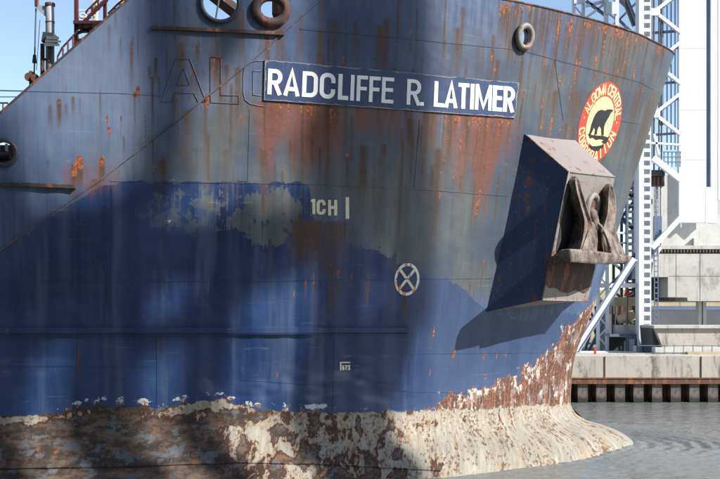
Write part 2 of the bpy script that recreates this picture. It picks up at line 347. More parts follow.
def paint_masks(x, y, z):
    D = np.maximum(y, 5); px = CX + x / D * FPX; py = HZ - (z - CAM_Z) / D * FPX
    s = flow_s(x, z); out = {}
    n0 = fbm(s * 0.9, z * 0.9); n1 = fbm(s * 3.1 + 40, z * 3.1); nst = fbm(s * 3.0 + 9, z * 0.25 + 3)
    # ---- faded above a wandering repaint line
    lx = [-4000, -60, 0, 60, 105, 125, 308, 316, 345, 375, 432, 455, 486, 520, 560, 640]
    ly = [262, 272, 251, 212, 184, 182, 183, 232, 243, 250, 277, 282, 310, 322, 312, 330]
    yb = np.interp(px, lx, ly) + (n1 - 0.5) * 7
    wd = np.interp(px, [300, 318, 340, 425, 450], [3.5, 20, 34, 28, 14])
    fade = sm(yb - py, -wd, wd)
    fade = np.where(fade > 0.5, 0.5 + (fade - 0.5) * 1.0, fade * 0.85)
    peel = np.maximum.reduce([blob(px, py, 190, 212, 62, 30) * 1.0, blob(px, py, 262, 215, 50, 36) * 1.0, blob(px, py, 205, 262, 26, 26) * 0.55, blob(px, py, 300, 255, 40, 40) * .55])
    fade = np.maximum(fade, peel * (0.3 + 0.75 * n0) * (py > 184))
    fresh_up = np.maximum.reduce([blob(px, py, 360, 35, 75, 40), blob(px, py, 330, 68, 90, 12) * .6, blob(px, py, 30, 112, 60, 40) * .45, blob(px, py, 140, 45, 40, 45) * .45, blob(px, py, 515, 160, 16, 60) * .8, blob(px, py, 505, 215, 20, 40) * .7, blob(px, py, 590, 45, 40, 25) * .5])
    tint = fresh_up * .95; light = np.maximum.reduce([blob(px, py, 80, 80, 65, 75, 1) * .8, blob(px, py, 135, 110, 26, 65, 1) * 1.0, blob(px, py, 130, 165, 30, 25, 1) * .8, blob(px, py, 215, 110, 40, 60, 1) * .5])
    fade = np.where(py < yb - wd, np.maximum(fade, .82), fade)
    # ---- grime film
    grime = np.maximum.reduce([blob(px, py, 250, 170, 190, 60) * .75, blob(px, py, 300, 130, 120, 45), blob(px, py, 430, 200, 110, 90) * .95, blob(px, py, 460, 250, 50, 50), blob(px, py, 620, 120, 60, 130) * .95, blob(px, py, 560, 110, 70, 60) * .8, blob(px, py, 210, 60, 60, 60) * .55,
                               blob(px, py, 200, 212, 70, 34), blob(px, py, 270, 215, 55, 40), blob(px, py, 480, 60, 90, 60) * .5])
    grime = grime * (0.6 + 0.8 * n0)
    # ---- red bleed under the name board and off the deck edge
    def below(x0, x1, y0, y1, soft):
        L = (y1 - y0) * (0.25 + 1.3 * vnoise(s * 2.6 + 31, s * 0 + .5)); yy = y0 + (px - x0) * soft
        return sm(px, x0 - 30, x0 + 18) * sm(-px, -x1 - 30, -x1 + 18) * sm(py, yy - 3, yy + 3) * (1 - sm((py - yy) / np.maximum(L, 4), 0.1, 1))
    red = np.maximum.reduce([below(256, 340, 99, 215, .07) * 1.0, below(345, 440, 105, 165, .07) * .75, below(450, 510, 113, 240, .07) * .95, blob(px, py, 90, 178, 28, 22) * .75, below(550, 670, 20, 130, 0) * .5, below(140, 300, 30, 70, 0) * .3])
    red = red * (0.35 + 1.0 * nst)
    # ---- single runs
    stain = np.zeros_like(x); core = np.zeros_like(x)
    vis = (px > -80) & (px < 700) & (py > -60) & (py < 520)
    idx = np.where(vis)[0]; sv = s[idx]; zv = z[idx]
    runs = []
    for a, b, L, w, st, co in RUNS: runs.append((a, b, L, w, st, co))
    rr = random.Random(5)
    for k in range(240):                                  # scattered weeps on the faded topsides
        a = rr.uniform(100, 660); b = rr.uniform(2, 190) if a < 560 else rr.uniform(30, 240)
        runs.append((a, b, rr.uniform(0.4, 2.6), rr.uniform(0.03, 0.1), rr.uniform(0.3, 0.85), rr.choice([0, 0, .3, .55])))
    for k in range(130):                                  # broad soft run-off
        a = rr.uniform(170, 660); b = rr.uniform(-10, 150)
        runs.append((a, b, rr.uniform(1.5, 5), rr.uniform(.1, .34), rr.uniform(.3, .75), 0))
    for k in range(130):                                   # off the deck edge near the stem
        a = rr.uniform(500, 668); runs.append((a, 6 + (max(a, 540) - 540) * .3, rr.uniform(.5, 3.2), rr.uniform(.03, .1), rr.uniform(.4, .9), rr.uniform(0.1, .8)))
    for k in range(46):                                   # fresh rust under the board and down the forward plating
        a = rr.choice([rr.uniform(258, 345), rr.uniform(440, 515), rr.uniform(540, 650)]); b = (101 + (a - 264) * .07) if a < 520 else rr.uniform(20, 150)
        runs.append((a, b, rr.uniform(.8, 3.6), rr.uniform(.03, .08), rr.uniform(.3, .7), rr.uniform(.5, 1.0)))
    for k in range(70):                                   # below horizontal seams
        a = rr.uniform(110, 520); runs.append((a, 183 + max(0, a - 310) * .07, rr.uniform(.3, 1.6), rr.uniform(.02, .06), rr.uniform(.2, .6), rr.uniform(0, .5)))
    for k in range(90):
        a = rr.uniform(0, 560); b = rr.choice([281, 328, 335, rr.uniform(230, 400)]); runs.append((a, b, rr.uniform(.15, 1.0), rr.uniform(.02, .06), rr.uniform(.2, .65), rr.uniform(0, .55)))
    if not RUN_CACHE:
        for a, b, L, w, st, co in runs:
            p = hit(a, b); RUN_CACHE.append((float(flow_s(p.x, p.z)), p.z, L, w, st, co))
    for s0, z0, L, w, st, co in RUN_CACHE:
        m = (np.abs(sv - s0) < w * 3.2) & (zv < z0 + 0.15) & (zv > z0 - L * 1.2)
        q = idx[m]
        if len(q) == 0: continue
        u = (sv[m] - s0); d = z0 - zv[m]
        ww = w * (0.55 + 0.6 * np.clip(d / L, 0, 1))
        prof = np.exp(-(u / ww) ** 2) * np.clip((d + 0.08) / 0.1, 0, 1) * (1 - np.clip(d / L, 0, 1)) ** 0.7
        stain[q] = np.maximum(stain[q], prof * st)
        cp = np.exp(-(u / (w * 0.8)) ** 2) * np.exp(-((d - 0.06) / (0.1 + 0.18 * L)) ** 2)
        core[q] = np.maximum(core[q], cp * co)
    stain = np.maximum(stain, 0.75 * np.maximum.reduce([below(290, 345, 220, 300, 0) * (0.4 + nst), below(360, 420, -30, 60, 0) * nst * .9, below(560, 660, 90, 270, 0) * nst * 1.0, below(440, 520, 120, 280, 0) * nst * .8, below(180, 330, 70, 240, 0) * nst * .6]))
    # ---- boot-top
    bx = [-4000, 0, 60, 75, 100, 160, 205, 222, 245, 300, 360, 420, 500, 550, 575, 640]
    by = [418, 416, 413, 409, 405, 408, 400, 399, 408, 413, 412, 411, 408, 405, 403, 400]
    bl = np.interp(px, bx, by)
    boot = sm(py - bl, -10, 10)
    boot = np.where(z < 0.9, np.maximum(boot, .95), boot)
    white = np.interp(px, [-4000, 0, 80, 150, 215, 250, 330, 360, 400, 450, 560, 640], [.1, .14, .16, .2, .34, .58, .54, .6, .62, .72, .85, 1.0])
    white = white + 0.42 * np.exp(-((py - bl - 5) / 5.0) ** 2) * (1 - sm(px, 200, 250)) * (.35 + 1.1 * fbm(s * 1.1 + 20, z * 0 + .3))
    white = white - 0.12 * sm(py, 440, 470) * (px < 400)
    # ---- scraped plating forward
    tl = np.interp(px, [380, 430, 480, 520, 545, 570, 600], [410, 401, 390, 374, 359, 332, 298])
    scr = sm(py - tl, -30, 16) * sm(px, 395, 440) * (0.62 + 0.4 * n0) * (1 - 0.0 * px) * (py > 240)
    scr = np.maximum(scr, 0.42 * np.exp(-((py - bl + 3) / 5.0) ** 2) * (px > 60) * (px < 420))
    flake = np.maximum.reduce([0.5 * np.exp(-((py - bl + 6) / 7.0) ** 2) * (px > 50) * (px < 330), blob(px, py, 175, 215, 36, 22) * .36, blob(px, py, 150, 240, 40, 20) * .3, blob(px, py, 560, 330, 22, 22) * .38 , blob(px, py, 205, 180, 110, 4) * .4])
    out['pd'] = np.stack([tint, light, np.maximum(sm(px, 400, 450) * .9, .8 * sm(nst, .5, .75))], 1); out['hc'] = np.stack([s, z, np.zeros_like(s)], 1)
    out['pa'] = np.stack([fade, grime, stain], 1); out['pb'] = np.stack([core, boot, white], 1); out['pc'] = np.stack([scr, red, flake], 1)
    return out

RUN_CACHE = []
# named weeps read off the photograph: (column, row, length m, half width m, stain, orange core)
RUNS = [(59, 100, 1.0, .12, .9, .5), (50, 105, .9, .1, .8, .4), (73, 97, .8, .09, .8, .4), (66, 104, .6, .08, .7, .3), (80, 98, .6, .07, .6, .4), (138, 88, .8, .12, .5, .8), (156, 58, .9, .1, .8, .4), (162, 160, .9, .22, .8, .4), (66, 86, .3, .05, .7, .5),
        (80, 160, 1.0, .16, 1, .9), (74, 168, .8, .16, .9, .8), (102, 160, .8, .12, 1, .9), (95, 180, .5, .3, .7, .4), (48, 160, .5, .06, .7, .3), (107, 118, .7, .05, .5, .9), (121, 117, .8, .06, .5, .8), (109, 128, .5, .06, .6, .8),
        (182, 47, .7, .12, .9, .5), (197, 46, .6, .1, .9, .6), (214, 60, 2.2, .07, .7, .8), (221, 60, 2.0, .05, .6, .8), (207, 98, .7, .1, .8, .9), (192, 72, 1.2, .12, .6, .5), (241, 115, 1.2, .06, .6, .7),
        (398, 0, 2.6, .05, .8, .1), (446, 0, 2.6, .05, .8, .1), (411, 42, .5, .07, .7, .2), (465, 12, .6, .06, .7, .4), (458, 45, .8, .12, .7, .3), (492, 55, .7, .07, .6, .8), (495, 68, .5, .07, .6, .8), (500, 45, .4, .05, .5, .7), (467, 60, .6, .05, .5, .6),
        (447, 140, .9, .05, .6, .9), (461, 142, 1.0, .06, .6, .9), (454, 173, .8, .05, .6, .9), (441, 173, .5, .04, .6, .7), (440, 192, 1.0, .06, .7, .8), (477, 205, 1.4, .08, .7, .9), (480, 193, 1.6, .06, .6, .9), (498, 183, .7, .04, .5, .8), (488, 120, 2.2, .08, .6, .7), (510, 120, 2.4, .06, .7, .5),
        (571, 25, 2.0, .1, .9, .9), (604, 45, 1.6, .06, .8, .9), (612, 30, 1.4, .06, .8, .9), (627, 42, 1.2, .06, .8, .9), (596, 60, 1.2, .07, .8, .9), (618, 70, 1.0, .06, .8, .8), (580, 60, 1.4, .06, .7, .8), (560, 80, 1.4, .06, .8, .8), (545, 58, 1.2, .06, .7, .8), (543, 100, 1.6, .08, .8, .7), (634, 72, 1.0, .05, .8, .8), (575, 75, 1.4, .08, .6, .6), (606, 70, .6, .1, .8, .9), (560, 128, .5, .05, .8, .9),
        (332, 262, 2.0, .12, .9, .5), (338, 270, 1.6, .08, .8, .7), (300, 215, 1.2, .14, .8, .3), (270, 240, 1.2, .1, .7, .2), (315, 240, 1.1, .1, .8, .3), (352, 272, .5, .07, .7, .6), (208, 282, .8, .08, .6, .5), (205, 300, .5, .06, .6, .3), (306, 280, 1.0, .07, .6, .6), (314, 277, 1.0, .06, .6, .7), (294, 292, .8, .05, .5, .6), (368, 275, 1.1, .1, .8, .2), (395, 250, .6, .05, .6, .4), (405, 295, 1.0, .13, .85, .3), (362, 345, .9, .05, .6, .3),
        (434, 330, .8, .06, .6, .9), (454, 352, .6, .1, .6, .9), (484, 354, .5, .1, .6, .9), (430, 370, .6, .05, .6, .8), (409, 355, .5, .05, .6, .6), (471, 280, 1.0, .07, .7, .6), (484, 260, 1.6, .06, .8, .7), (432, 245, .6, .05, .4, .5), (497, 354, .4, .06, .6, .8), (506, 354, .4, .05, .6, .8),
        (78, 350, 1.6, .1, .7, .2), (159, 335, .7, .07, .7, .5), (100, 315, .4, .05, .6, .4), (109, 288, .5, .08, .7, .4), (290, 352, .4, .03, .4, .4), (277, 373, .4, .08, .4, .6), (242, 368, .3, .06, .4, .5), (259, 366, .3, .05, .4, .5), (222, 402, .9, .12, 1, .9), (160, 412, .8, .1, 1, .8), (78, 410, 1.0, .1, 1, .8)] + [(a, 250 - a * .71, .4 + .3 * math.sin(a * 3.1), .06, .6, .5) for a in range(2, 104, 9)] + [(a, 113 + (a - 180) * -.83, .5, .05, .5, .2) for a in range(186, 316, 12)]

# ------------------------------------------------------------------ the ship
ship = thing('cargo_ship', 'huge rust-streaked blue cargo ship bow with white lettered name board', 'ship')
HOLES = [(220, 3, 0.50), (271, 10, 0.30), (523, 37, 0.21), (4, 153, 0.31)]
HC = [(hit(a, b), r) for a, b, r in HOLES]
def hull_grid(side, s_step, z_n, t_far, cut):
    S_end = float(np.interp(24, _tt, _S)); ts = np.interp(np.arange(0, S_end, s_step), _S, _tt)
    ts = np.concatenate([ts, np.linspace(24.2, 40, 20 if side < 0 else 10), np.linspace(48, t_far, 22)])
    v = np.linspace(0, 1, z_n); T, V = np.meshgrid(ts, v, indexing='ij'); zb = -1.6
    Z = zb + V * 16.2; ZT = np.full(len(ts), 14.6)
    for _ in range(40): ZT = 0.5 * ZT + 0.5 * ztop(STEM(ZT) - ts)
    Z = zb + V * (ZT[:, None] - zb); X = STEM(Z) - T
    H = half_breadth(X, Z)
    H = H + wobble(X, Z)
    Y = YC + side * H
    P = np.stack([X, Y, Z], 2).reshape(-1, 3); nu, nv = len(ts), z_n
    I = np.arange(nu * nv).reshape(nu, nv)
    F = np.stack([I[:-1, :-1], I[1:, :-1], I[1:, 1:], I[:-1, 1:]], 2).reshape(-1, 4)
    if side > 0: F = F[:, ::-1]
    if cut:
        c = P[F].mean(1); keep = np.ones(len(F), bool)
        for p, r in HC: keep &= np.linalg.norm(c - np.array(p), axis=1) > r
        F = F[keep]
    me = bpy.data.meshes.new('hull'); me.vertices.add(len(P)); me.vertices.foreach_set('co', P.ravel())
    me.loops.add(F.size); me.loops.foreach_set('vertex_index', F.ravel()); me.polygons.add(len(F))
    me.polygons.foreach_set('loop_start', np.arange(0, F.size, 4)); me.polygons.foreach_set('loop_total', np.full(len(F), 4))
    me.polygons.foreach_set('use_smooth', np.ones(len(F), bool)); me.update(); me.validate()
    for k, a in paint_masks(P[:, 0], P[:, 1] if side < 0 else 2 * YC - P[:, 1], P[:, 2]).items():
        at_ = me.attributes.new(k, 'FLOAT_VECTOR', 'POINT'); at_.data.foreach_set('vector', a.astype(np.float32).ravel())
    me.materials.append(M['hull']); o = bpy.data.objects.new('hull', me); COL.objects.link(o); o.parent = ship
    return o, ts, ZT
hull, TS, ZT = hull_grid(-1, 0.045, 350, 215, True)
hull_p, _, _ = hull_grid(1, 0.5, 40, 215, False); hull_p.name = 'hull_port_side'

def strip(name, pts_px, w, h, mat, parent, step=6, off=0.0):
    """flat bar welded on the plating along a line of photo points"""
    P = []
    for (a, b), (c, d) in zip(pts_px[:-1], pts_px[1:]):
        n = max(1, int(max(abs(c - a), abs(d - b)) / step))
        P += [(a + (c - a) * i / n, b + (d - b) * i / n) for i in range(n)]
    P.append(pts_px[-1]); W = [hitw(*p) for p in P]; N = [nrm(p) for p in W]; rings = []
    for i, p in enumerate(W):
        d = (W[min(i + 1, len(W) - 1)] - W[max(i - 1, 0)]).normalized(); u = N[i].cross(d).normalized()
        b0 = p + N[i] * (-0.05); f0 = p + N[i] * (h + off)
        rings.append([b0 - u * w / 2, f0 - u * w * 0.42, f0 + u * w * 0.42, b0 + u * w / 2])
    return MB().loft(rings).build(name, mat, parent)

# weld seams: narrow beads in the hull's own paint
def hull_attrs(o):
    me = o.data; n = len(me.vertices); c = np.empty(n * 3, np.float32); me.vertices.foreach_get('co', c); c = c.reshape(-1, 3).astype(float)
    for k, a in paint_masks(c[:, 0], c[:, 1], c[:, 2]).items():
        at_ = me.attributes.new(k, 'FLOAT_VECTOR', 'POINT'); at_.data.foreach_set('vector', a.astype(np.float32).ravel())
    return o
SEAMS = [([(-30, 281), (120, 281), (250, 281), (400, 279), (492, 278)], .035), ([(110, 181), (310, 184), (420, 189), (508, 196)], .04), ([(-20, 90), (120, 93), (165, 96)], .03),
         ([(360, 354), (470, 353), (580, 352)], .035), ([(300, 29), (400, 38), (520, 50), (640, 82), (654, 90)], .03), ([(68, 240), (68, 280)], .03), ([(112, 188), (112, 326)], .03), ([(555, 60), (563, 120)], .025), ([(157, 336), (157, 405)], .03),
         ([(334, 338), (333, 410)], .03), ([(78, 336), (78, 405)], .03), ([(240, 380), (420, 392), (470, 393)], .02), ([(-30, 366), (150, 366)], .02), ([(250, 110), (248, 182)], .03), ([(420, 120), (414, 188)], .025), ([(615, 120), (640, 124)], .02)]
for pts, w in SEAMS: hull_attrs(strip('weld_seam', pts, w, 0.012, 'hull', hull))
# knuckle line climbing to the forecastle
hull_attrs(strip('knuckle_bead', [(-30, 270), (0, 250), (60, 207), (105, 176), (180, 118), (250, 62), (320, 0), (338, -16)], 0.045, 0.03, 'hull', hull))
strip('knuckle_rust', [(-30, 271), (0, 251), (60, 208), (105, 177), (112, 171.5)], 0.02, 0.034, 'rust', hull)
strip('knuckle_rust', [(112, 171.5), (180, 119), (250, 63), (320, 1), (338, -15)], 0.018, 0.034, 'dark_rust', hull)
# rubbing bars
strip('rubbing_bar', [(152, 28), (220, 31), (284, 34)], 0.11, 0.11, 'dark_rust', hull)
strip('rubbing_bar', [(-40, 184), (30, 185), (76, 187)], 0.12, 0.12, 'dark_rust', hull)
hull_attrs(strip('belting', [(-120, 330), (100, 330), (250, 330), (407, 329.5)], 0.2, 0.09, 'hull', hull))
hull_attrs(strip('belting_edge', [(-120, 333.7), (100, 333.7), (250, 333.7), (407, 333.2)], 0.02, 0.10, 'hull', hull))
hull_attrs(strip('bilge_bar', [(-120, 470), (0, 468), (120, 466), (240, 462), (330, 464), (440, 470)], 0.13, 0.05, 'hull', hull))
# bulwark rail along the top edge
def rail_pts(side):
    P = []
    for t, zt in zip(TS[::10], ZT[::10]):
        x = float(STEM(zt) - t)
        if x < -60: break
        P.append(Vector((x, YC + side * float(half_breadth(x, zt)), zt + 0.01)))
    return P
for sd in (-1, 1): MB().tube(rail_pts(sd), 0.035, 6).build('bulwark_rail', 'dark_rust', ship, True)
# decks
def deck(name, z, x0, x1, mat):
    xs = np.linspace(x0, x1, 30); v = [(x, YC - float(half_breadth(x, z)) + .05, z) for x in xs] + [(x, YC + float(half_breadth(x, z)) - .05, z) for x in xs]
    m = MB(); m.v = v; m.f = [(i, i + 1, 31 + i, 30 + i) for i in range(29)]; return m.build(name, mat, ship)
deck('forecastle_deck', 12.75, -6.5, 11.2, 'red_oxide'); deck('main_deck', 8.3, -200, -6.4, 'red_oxide')
MB().box(-6.6, YC - 8.5, 8.3, -6.45, YC + 8.5, 12.7).build('forecastle_bulkhead', 'white', ship)

def pocket_mat(name, base, deep, amount):
    t = NT(name); c = t.coord(); st = t.noise(t.scale(c, (3, 3, .35)), 1.2, 7, .68); n = t.noise(c, 2.4, 7, .7); f = t.noise(c, 14, 4, .6)
    col = t.mix(st, base, deep); col = t.mix(t.step(t.add(n, t.mul(t.sub(st, .5), .8)), 1 - amount, 1.08 - amount), col, t.mix(f, (.07, .025, .015), (.28, .1, .04)))
    col = t.mix(t.mul(t.step(f, .66, .72), .6), col, (.4, .4, .4)); return t.fin(col, .55, normal=t.bump(t.add(n, f), .01, .4))
M['pocket_grey'] = pocket_mat('pocket_weathered', (.17, .165, .165), (.24, .21, .19), .46)
M['pocket_blue'] = pocket_mat('pocket_blue', (.016, .038, .1), (.045, .08, .16), .4)
M['pocket_roof'] = pocket_mat('pocket_roof', (.17, .17, .18), (.24, .19, .17), .42)
# closed chocks and fairleads
def ring(name, px, py, r, tube, mat, sx=1.0, sz=1.0, out=0.05, depth=0.35):
    p = hit(px, py); n = nrm(p); e = Vector((0, 0, 1)).cross(n).normalized(); u = n.cross(e); c = p + n * out
    o = MB().tube([c + e * math.cos(k / 32 * 2 * math.pi) * r * sx + u * math.sin(k / 32 * 2 * math.pi) * r * sz for k in range(32)], tube, 10, True).build(name, mat, ship, True)
    m = MB(); rings = [[c - n * d + e * math.cos(k / 32 * 2 * math.pi) * r * sx + u * math.sin(k / 32 * 2 * math.pi) * r * sz for k in range(32)] for d in (0, depth)]
    m.loft(rings, caps=False).build('chock_sleeve', mat, o, True)
    return o
ring('mooring_chock', 220, 3, .53, .06, 'dark_steel', 1, 1)
ring('mooring_chock', 271, 10, .40, .14, 'dark_rust', 1.1, .92, .04)
ring('mooring_chock', 523, 37, .27, .10, 'pocket_grey', 1, 1.25, .1)
ring('mooring_chock', 4, 153, .34, .06, 'dark_steel', 1, 1)
# ------------------------------------------------------------------ strokes for lettering
def arc(cx, cy, rx, ry, a0, a1, n=7): return [(cx + rx * math.cos(math.radians(a0 + (a1 - a0) * i / n)), cy + ry * math.sin(math.radians(a0 + (a1 - a0) * i / n))) for i in range(n + 1)]
def glyph(ch, w, th):
    m = th / 2; mx = m / 1.0; r = min(w * 0.42, .2)
    g = {'I': [[(w / 2, 0), (w / 2, 1)]], '|': [[(w / 2, -.1), (w / 2, 1.1)]],
         'L': [[(m, 1), (m, m), (w, m)]], 'H': [[(m, 0), (m, 1)], [(w - m, 0), (w - m, 1)], [(m, .52), (w - m, .52)]],
         'F': [[(m, 0), (m, 1 - m), (w, 1 - m)], [(m, .5), (w * .92, .5)]],
         'E': [[(w, 1 - m), (m, 1 - m), (m, m), (w, m)], [(m, .52), (w * .94, .52)]],
         'T': [[(0, 1 - m), (w, 1 - m)], [(w / 2, 0), (w / 2, 1 - m)]],
         'M': [[(m, 0), (m, 1)], [(w - m, 0), (w - m, 1)], [(m, .97), (w / 2, .12), (w - m, .97)]],
         'N': [[(m, 0), (m, 1)], [(w - m, 0), (w - m, 1)], [(m, .97), (w - m, .03)]],
         'A': [[(m * .8, 0), (w / 2, .97), (w - m * .8, 0)], [(w * .22, .27), (w * .78, .27)]],
         '.': [[(w / 2, 0), (w / 2, th)]], '·': [[(w / 2, .42), (w / 2, .42 + th)]], '1': [[(w * .55, 0), (w * .55, 1)], [(w * .1, .8), (w * .5, .95)]],
         '7': [[(0, 1 - m), (w - m, 1 - m), (w * .35, 0)]], '3': [[(0, 1 - m), (w - m, 1 - m), (w * .45, .55), (w - m, .4), (w - m, m), (0, m)]], '6': [[(w - m, 1 - m), (m, 1 - m), (m, m), (w - m, m), (w - m, .5), (m, .5)]]}
    top = arc(w - m - r, 1 - m - r, r, r, 90, 0, 5); bot = arc(w - m - r, .47 + min(r, .25), r, min(r, .25), 0, -90, 5)
    bowl = [(m, 1 - m)] + top + bot + [(m, .47)]
    g['R'] = [[(m, 0), (m, 1)], bowl, [(w * .5, .47), (w - m * .9, 0)]]; g['P'] = [[(m, 0), (m, 1)], bowl]
    g['D'] = [[(m, 0), (m, 1)], [(m, 1 - m)] + top + arc(w - m - r, m + r, r, r, 0, -90, 5) + [(m, m)]]
    left = arc(m + r, 1 - m - r, r, r, 90, 180, 5) + arc(m + r, m + r, r, r, 180, 270, 5)
    g['C'] = [[(w - m, .62)] + list(reversed(arc(w - m - r, 1 - m - r, r, r, 90, 0, 5)))[0:0] + arc(w - m - r, 1 - m - r, r, r, 0, 90, 5) + left + arc(w - m - r, m + r, r, r, 270, 360, 5) + [(w - m, .38)]]
    g['G'] = [g['C'][0] + [(w - m, .48), (w * .55, .48)]]
    g['O'] = [arc(w - m - r, 1 - m - r, r, r, 0, 90, 5) + left + arc(w - m - r, m + r, r, r, 270, 360, 5) + [(w - m, 1 - m - r)]]
    return g[ch]
def stroke_mesh(mb, lines, th, place, depth, lift=0.0015, base=0.0):
    """thick polylines -> solid strips; place(u, v, off) maps glyph space to the world"""
    for li, pl in enumerate(lines):
        n = len(pl); L = []; R_ = []
        for i, (x, y) in enumerate(pl):
            def nd(a, b):
                dx, dy = b[0] - a[0], b[1] - a[1]; l = math.hypot(dx, dy) or 1; return (-dy / l, dx / l)
            if i == 0: nx, ny = nd(pl[0], pl[1]); k = 1
            elif i == n - 1: nx, ny = nd(pl[-2], pl[-1]); k = 1
            else:
                a = nd(pl[i - 1], pl[i]); b = nd(pl[i], pl[i + 1]); nx, ny = a[0] + b[0], a[1] + b[1]; l = math.hypot(nx, ny) or 1; nx /= l; ny /= l
                k = min(1 / max(0.3, nx * a[0] + ny * a[1]), 1.9)
            L.append((x + nx * th / 2 * k, y + ny * th / 2 * k)); R_.append((x - nx * th / 2 * k, y - ny * th / 2 * k))
        off = base + depth + li * lift; rings = [[place(*a, base - 0.01), place(*a, off), place(*b, off), place(*b, base - 0.01)] for a, b in zip(L, R_)]
        mb.loft(rings)
def quad_map(tl, tr, bl, br):
    def f(u, v):
        a = (bl[0] + (br[0] - bl[0]) * u, bl[1] + (br[1] - bl[1]) * u); b = (tl[0] + (tr[0] - tl[0]) * u, tl[1] + (tr[1] - tl[1]) * u)
        return (a[0] + (b[0] - a[0]) * v, a[1] + (b[1] - a[1]) * v)
    return f

# name board
def board_material():
    t = NT('name_board_paint'); c = t.attr('hc')
    n = t.noise(c, 2.5, 7, 0.65); st = t.noise(t.scale(c, (9, .8, 1)), 1, 5, .65); fine = t.noise(c, 14, 4)
    col = t.mix(n, (0.014, 0.035, 0.1), (0.03, 0.062, 0.15)); col = t.mix(t.mul(t.step(st, .52, .75), .4), col, (.1, .13, .19))
    eg = t.n_sep(t.attr('pa'))[0]; v = t.add(eg, t.mul(t.sub(n, .5), 1.1)); r = t.step(v, .55, .66)
    col = t.mix(t.step(v, .44, .55), col, (.24, .28, .33)); col = t.mix(r, col, t.mix(fine, (.07, .02, .012), (.24, .08, .03)))
    return t.fin(col, .5, normal=t.bump(t.add(n, t.mul(fine, .3)), .01, .5))
M['board'] = board_material()
BQ = quad_map((264.7, 60), (518, 82.8), (263.8, 100.3), (514.3, 117.8))
def build_board():
    nu, nv = 60, 12; V = []; F = []; eg = []; hc = []
    for i in range(nu + 1):
        for j in range(nv + 1):
            u, v = i / nu, j / nv; p = on(*BQ(u, v), 0.05); V.append(p); hc.append((u * 8, v * 1.1, 0))
            eg.append((max(0, 1 - min(v, 1 - v) * 1.1 / .10, 1 - min(u, 1 - u) * 8 / .12) * .62, 0, 0))
    I = lambda i, j: i * (nv + 1) + j
    for i in range(nu):
        for j in range(nv): F.append((I(i, j), I(i + 1, j), I(i + 1, j + 1), I(i, j + 1)))
    loop = [I(i, 0) for i in range(nu + 1)] + [I(nu, j) for j in range(1, nv + 1)] + [I(i, nv) for i in range(nu - 1, -1, -1)] + [I(0, j) for j in range(nv - 1, 0, -1)]
    o0 = len(V)
    for k in loop:
        p = V[k]; V.append(p - nrm(p) * 0.08); hc.append(hc[k]); eg.append((.6, 0, 0))
    for k in range(len(loop)):
        k2 = (k + 1) % len(loop); F.append((loop[k2], loop[k], o0 + k, o0 + k2))
    me = bpy.data.meshes.new('name_board'); me.from_pydata([tuple(v) for v in V], [], F); me.update()
    for nme, a in (('hc', hc), ('pa', eg)): me.attributes.new(nme, 'FLOAT_VECTOR', 'POINT').data.foreach_set('vector', np.array(a, np.float32).ravel())
    me.materials.append(M['board']); o = bpy.data.objects.new('name_board', me); COL.objects.link(o); o.parent = ship; o['label'] = 'blue board with the ship name in white letters'
    return o
board = build_board()
LET = [('R', 267.6, 281.8), ('A', 283.6, 299.4), ('D', 302, 317.4), ('C', 319.4, 334.8), ('L', 337.7, 348), ('I', 349.6, 354.2), ('F', 356.2, 367), ('F', 368.6, 379.6), ('E', 381.2, 393),
       ('R', 406.2, 420), ('.', 419.8, 423.3), ('L', 433.2, 443.6), ('A', 444, 456.6), ('T', 457, 468), ('I', 469.6, 472.8), ('M', 474.2, 490.6), ('E', 491.6, 501.4), ('R', 502.2, 513.4)]
def base_y(x): return 94.6 + (x - 267.6) * (112.4 - 94.6) / 245.4
def top_y(x): return 69.0 + (x - 267.6) * (87.0 - 69.0) / 245.4
for ch, a, b in LET:
    h = base_y(a) - top_y(a); w = (b - a) / h; lean = -0.035
    def place(u, v, off, a=a, h=h):
        X = a + u * h - lean * v * 0 ; return on(X + v * 1.0 - .5, base_y(X) + (top_y(X) - base_y(X)) * v, 0.05 + off)
    th = .16 if a < 340 else (.14 if a < 430 else (.13 if ch == 'M' else .152))
    mb = MB(); stroke_mesh(mb, glyph(ch, w, th), th, place, 0.012); mb.build('letter', 'lettering', board)
# cream draught marks, circled cross, bracket mark
def px_text(name, text, spec, th, mat, label=None, parent=ship):
    root = bpy.data.objects.new(name, None); COL.objects.link(root); root.parent = parent
    for ch, a, b, yt, yb_ in spec:
        h = yb_ - yt; w = (b - a) / h
        mb = MB(); stroke_mesh(mb, glyph(ch, w, th), th, lambda u, v, off: on(a + u * h, yb_ - v * h, off), 0.014); mb.build('letter', mat, root)
    return root
px_text('hull_mark', '1CH |', [('1', 311, 316, 199, 214), ('C', 316.5, 325.5, 199.3, 215), ('H', 328, 337, 200, 215.5), ('|', 345.5, 349, 199, 217)], .19, 'cream')
px_text('hull_mark', '673', [('6', 342, 344.2, 365.2, 370), ('7', 344.7, 347, 365.2, 370), ('3', 347.4, 350, 365.2, 370)], .24, 'cream')
mk = MB(); stroke_mesh(mk, [[(0, 0), (0, 1), (1, 1)]], .14, lambda u, v, off: on(340.5 + u * 9.5, 370.5 - v * 8, off), .014); mk.build('hull_mark_bracket', 'cream', ship)
cm = bpy.data.objects.new('thruster_mark', None); COL.objects.link(cm); cm.parent = ship
mk = MB(); stroke_mesh(mk, [[(math.cos(k / 28 * 2 * math.pi), math.sin(k / 28 * 2 * math.pi)) for k in range(29)]], .2, lambda u, v, off: on(406.8 + u * 11.3 + v * .8, 279.3 - v * 14.8, off), .014); mk.build('mark_ring', 'mark_white', cm)
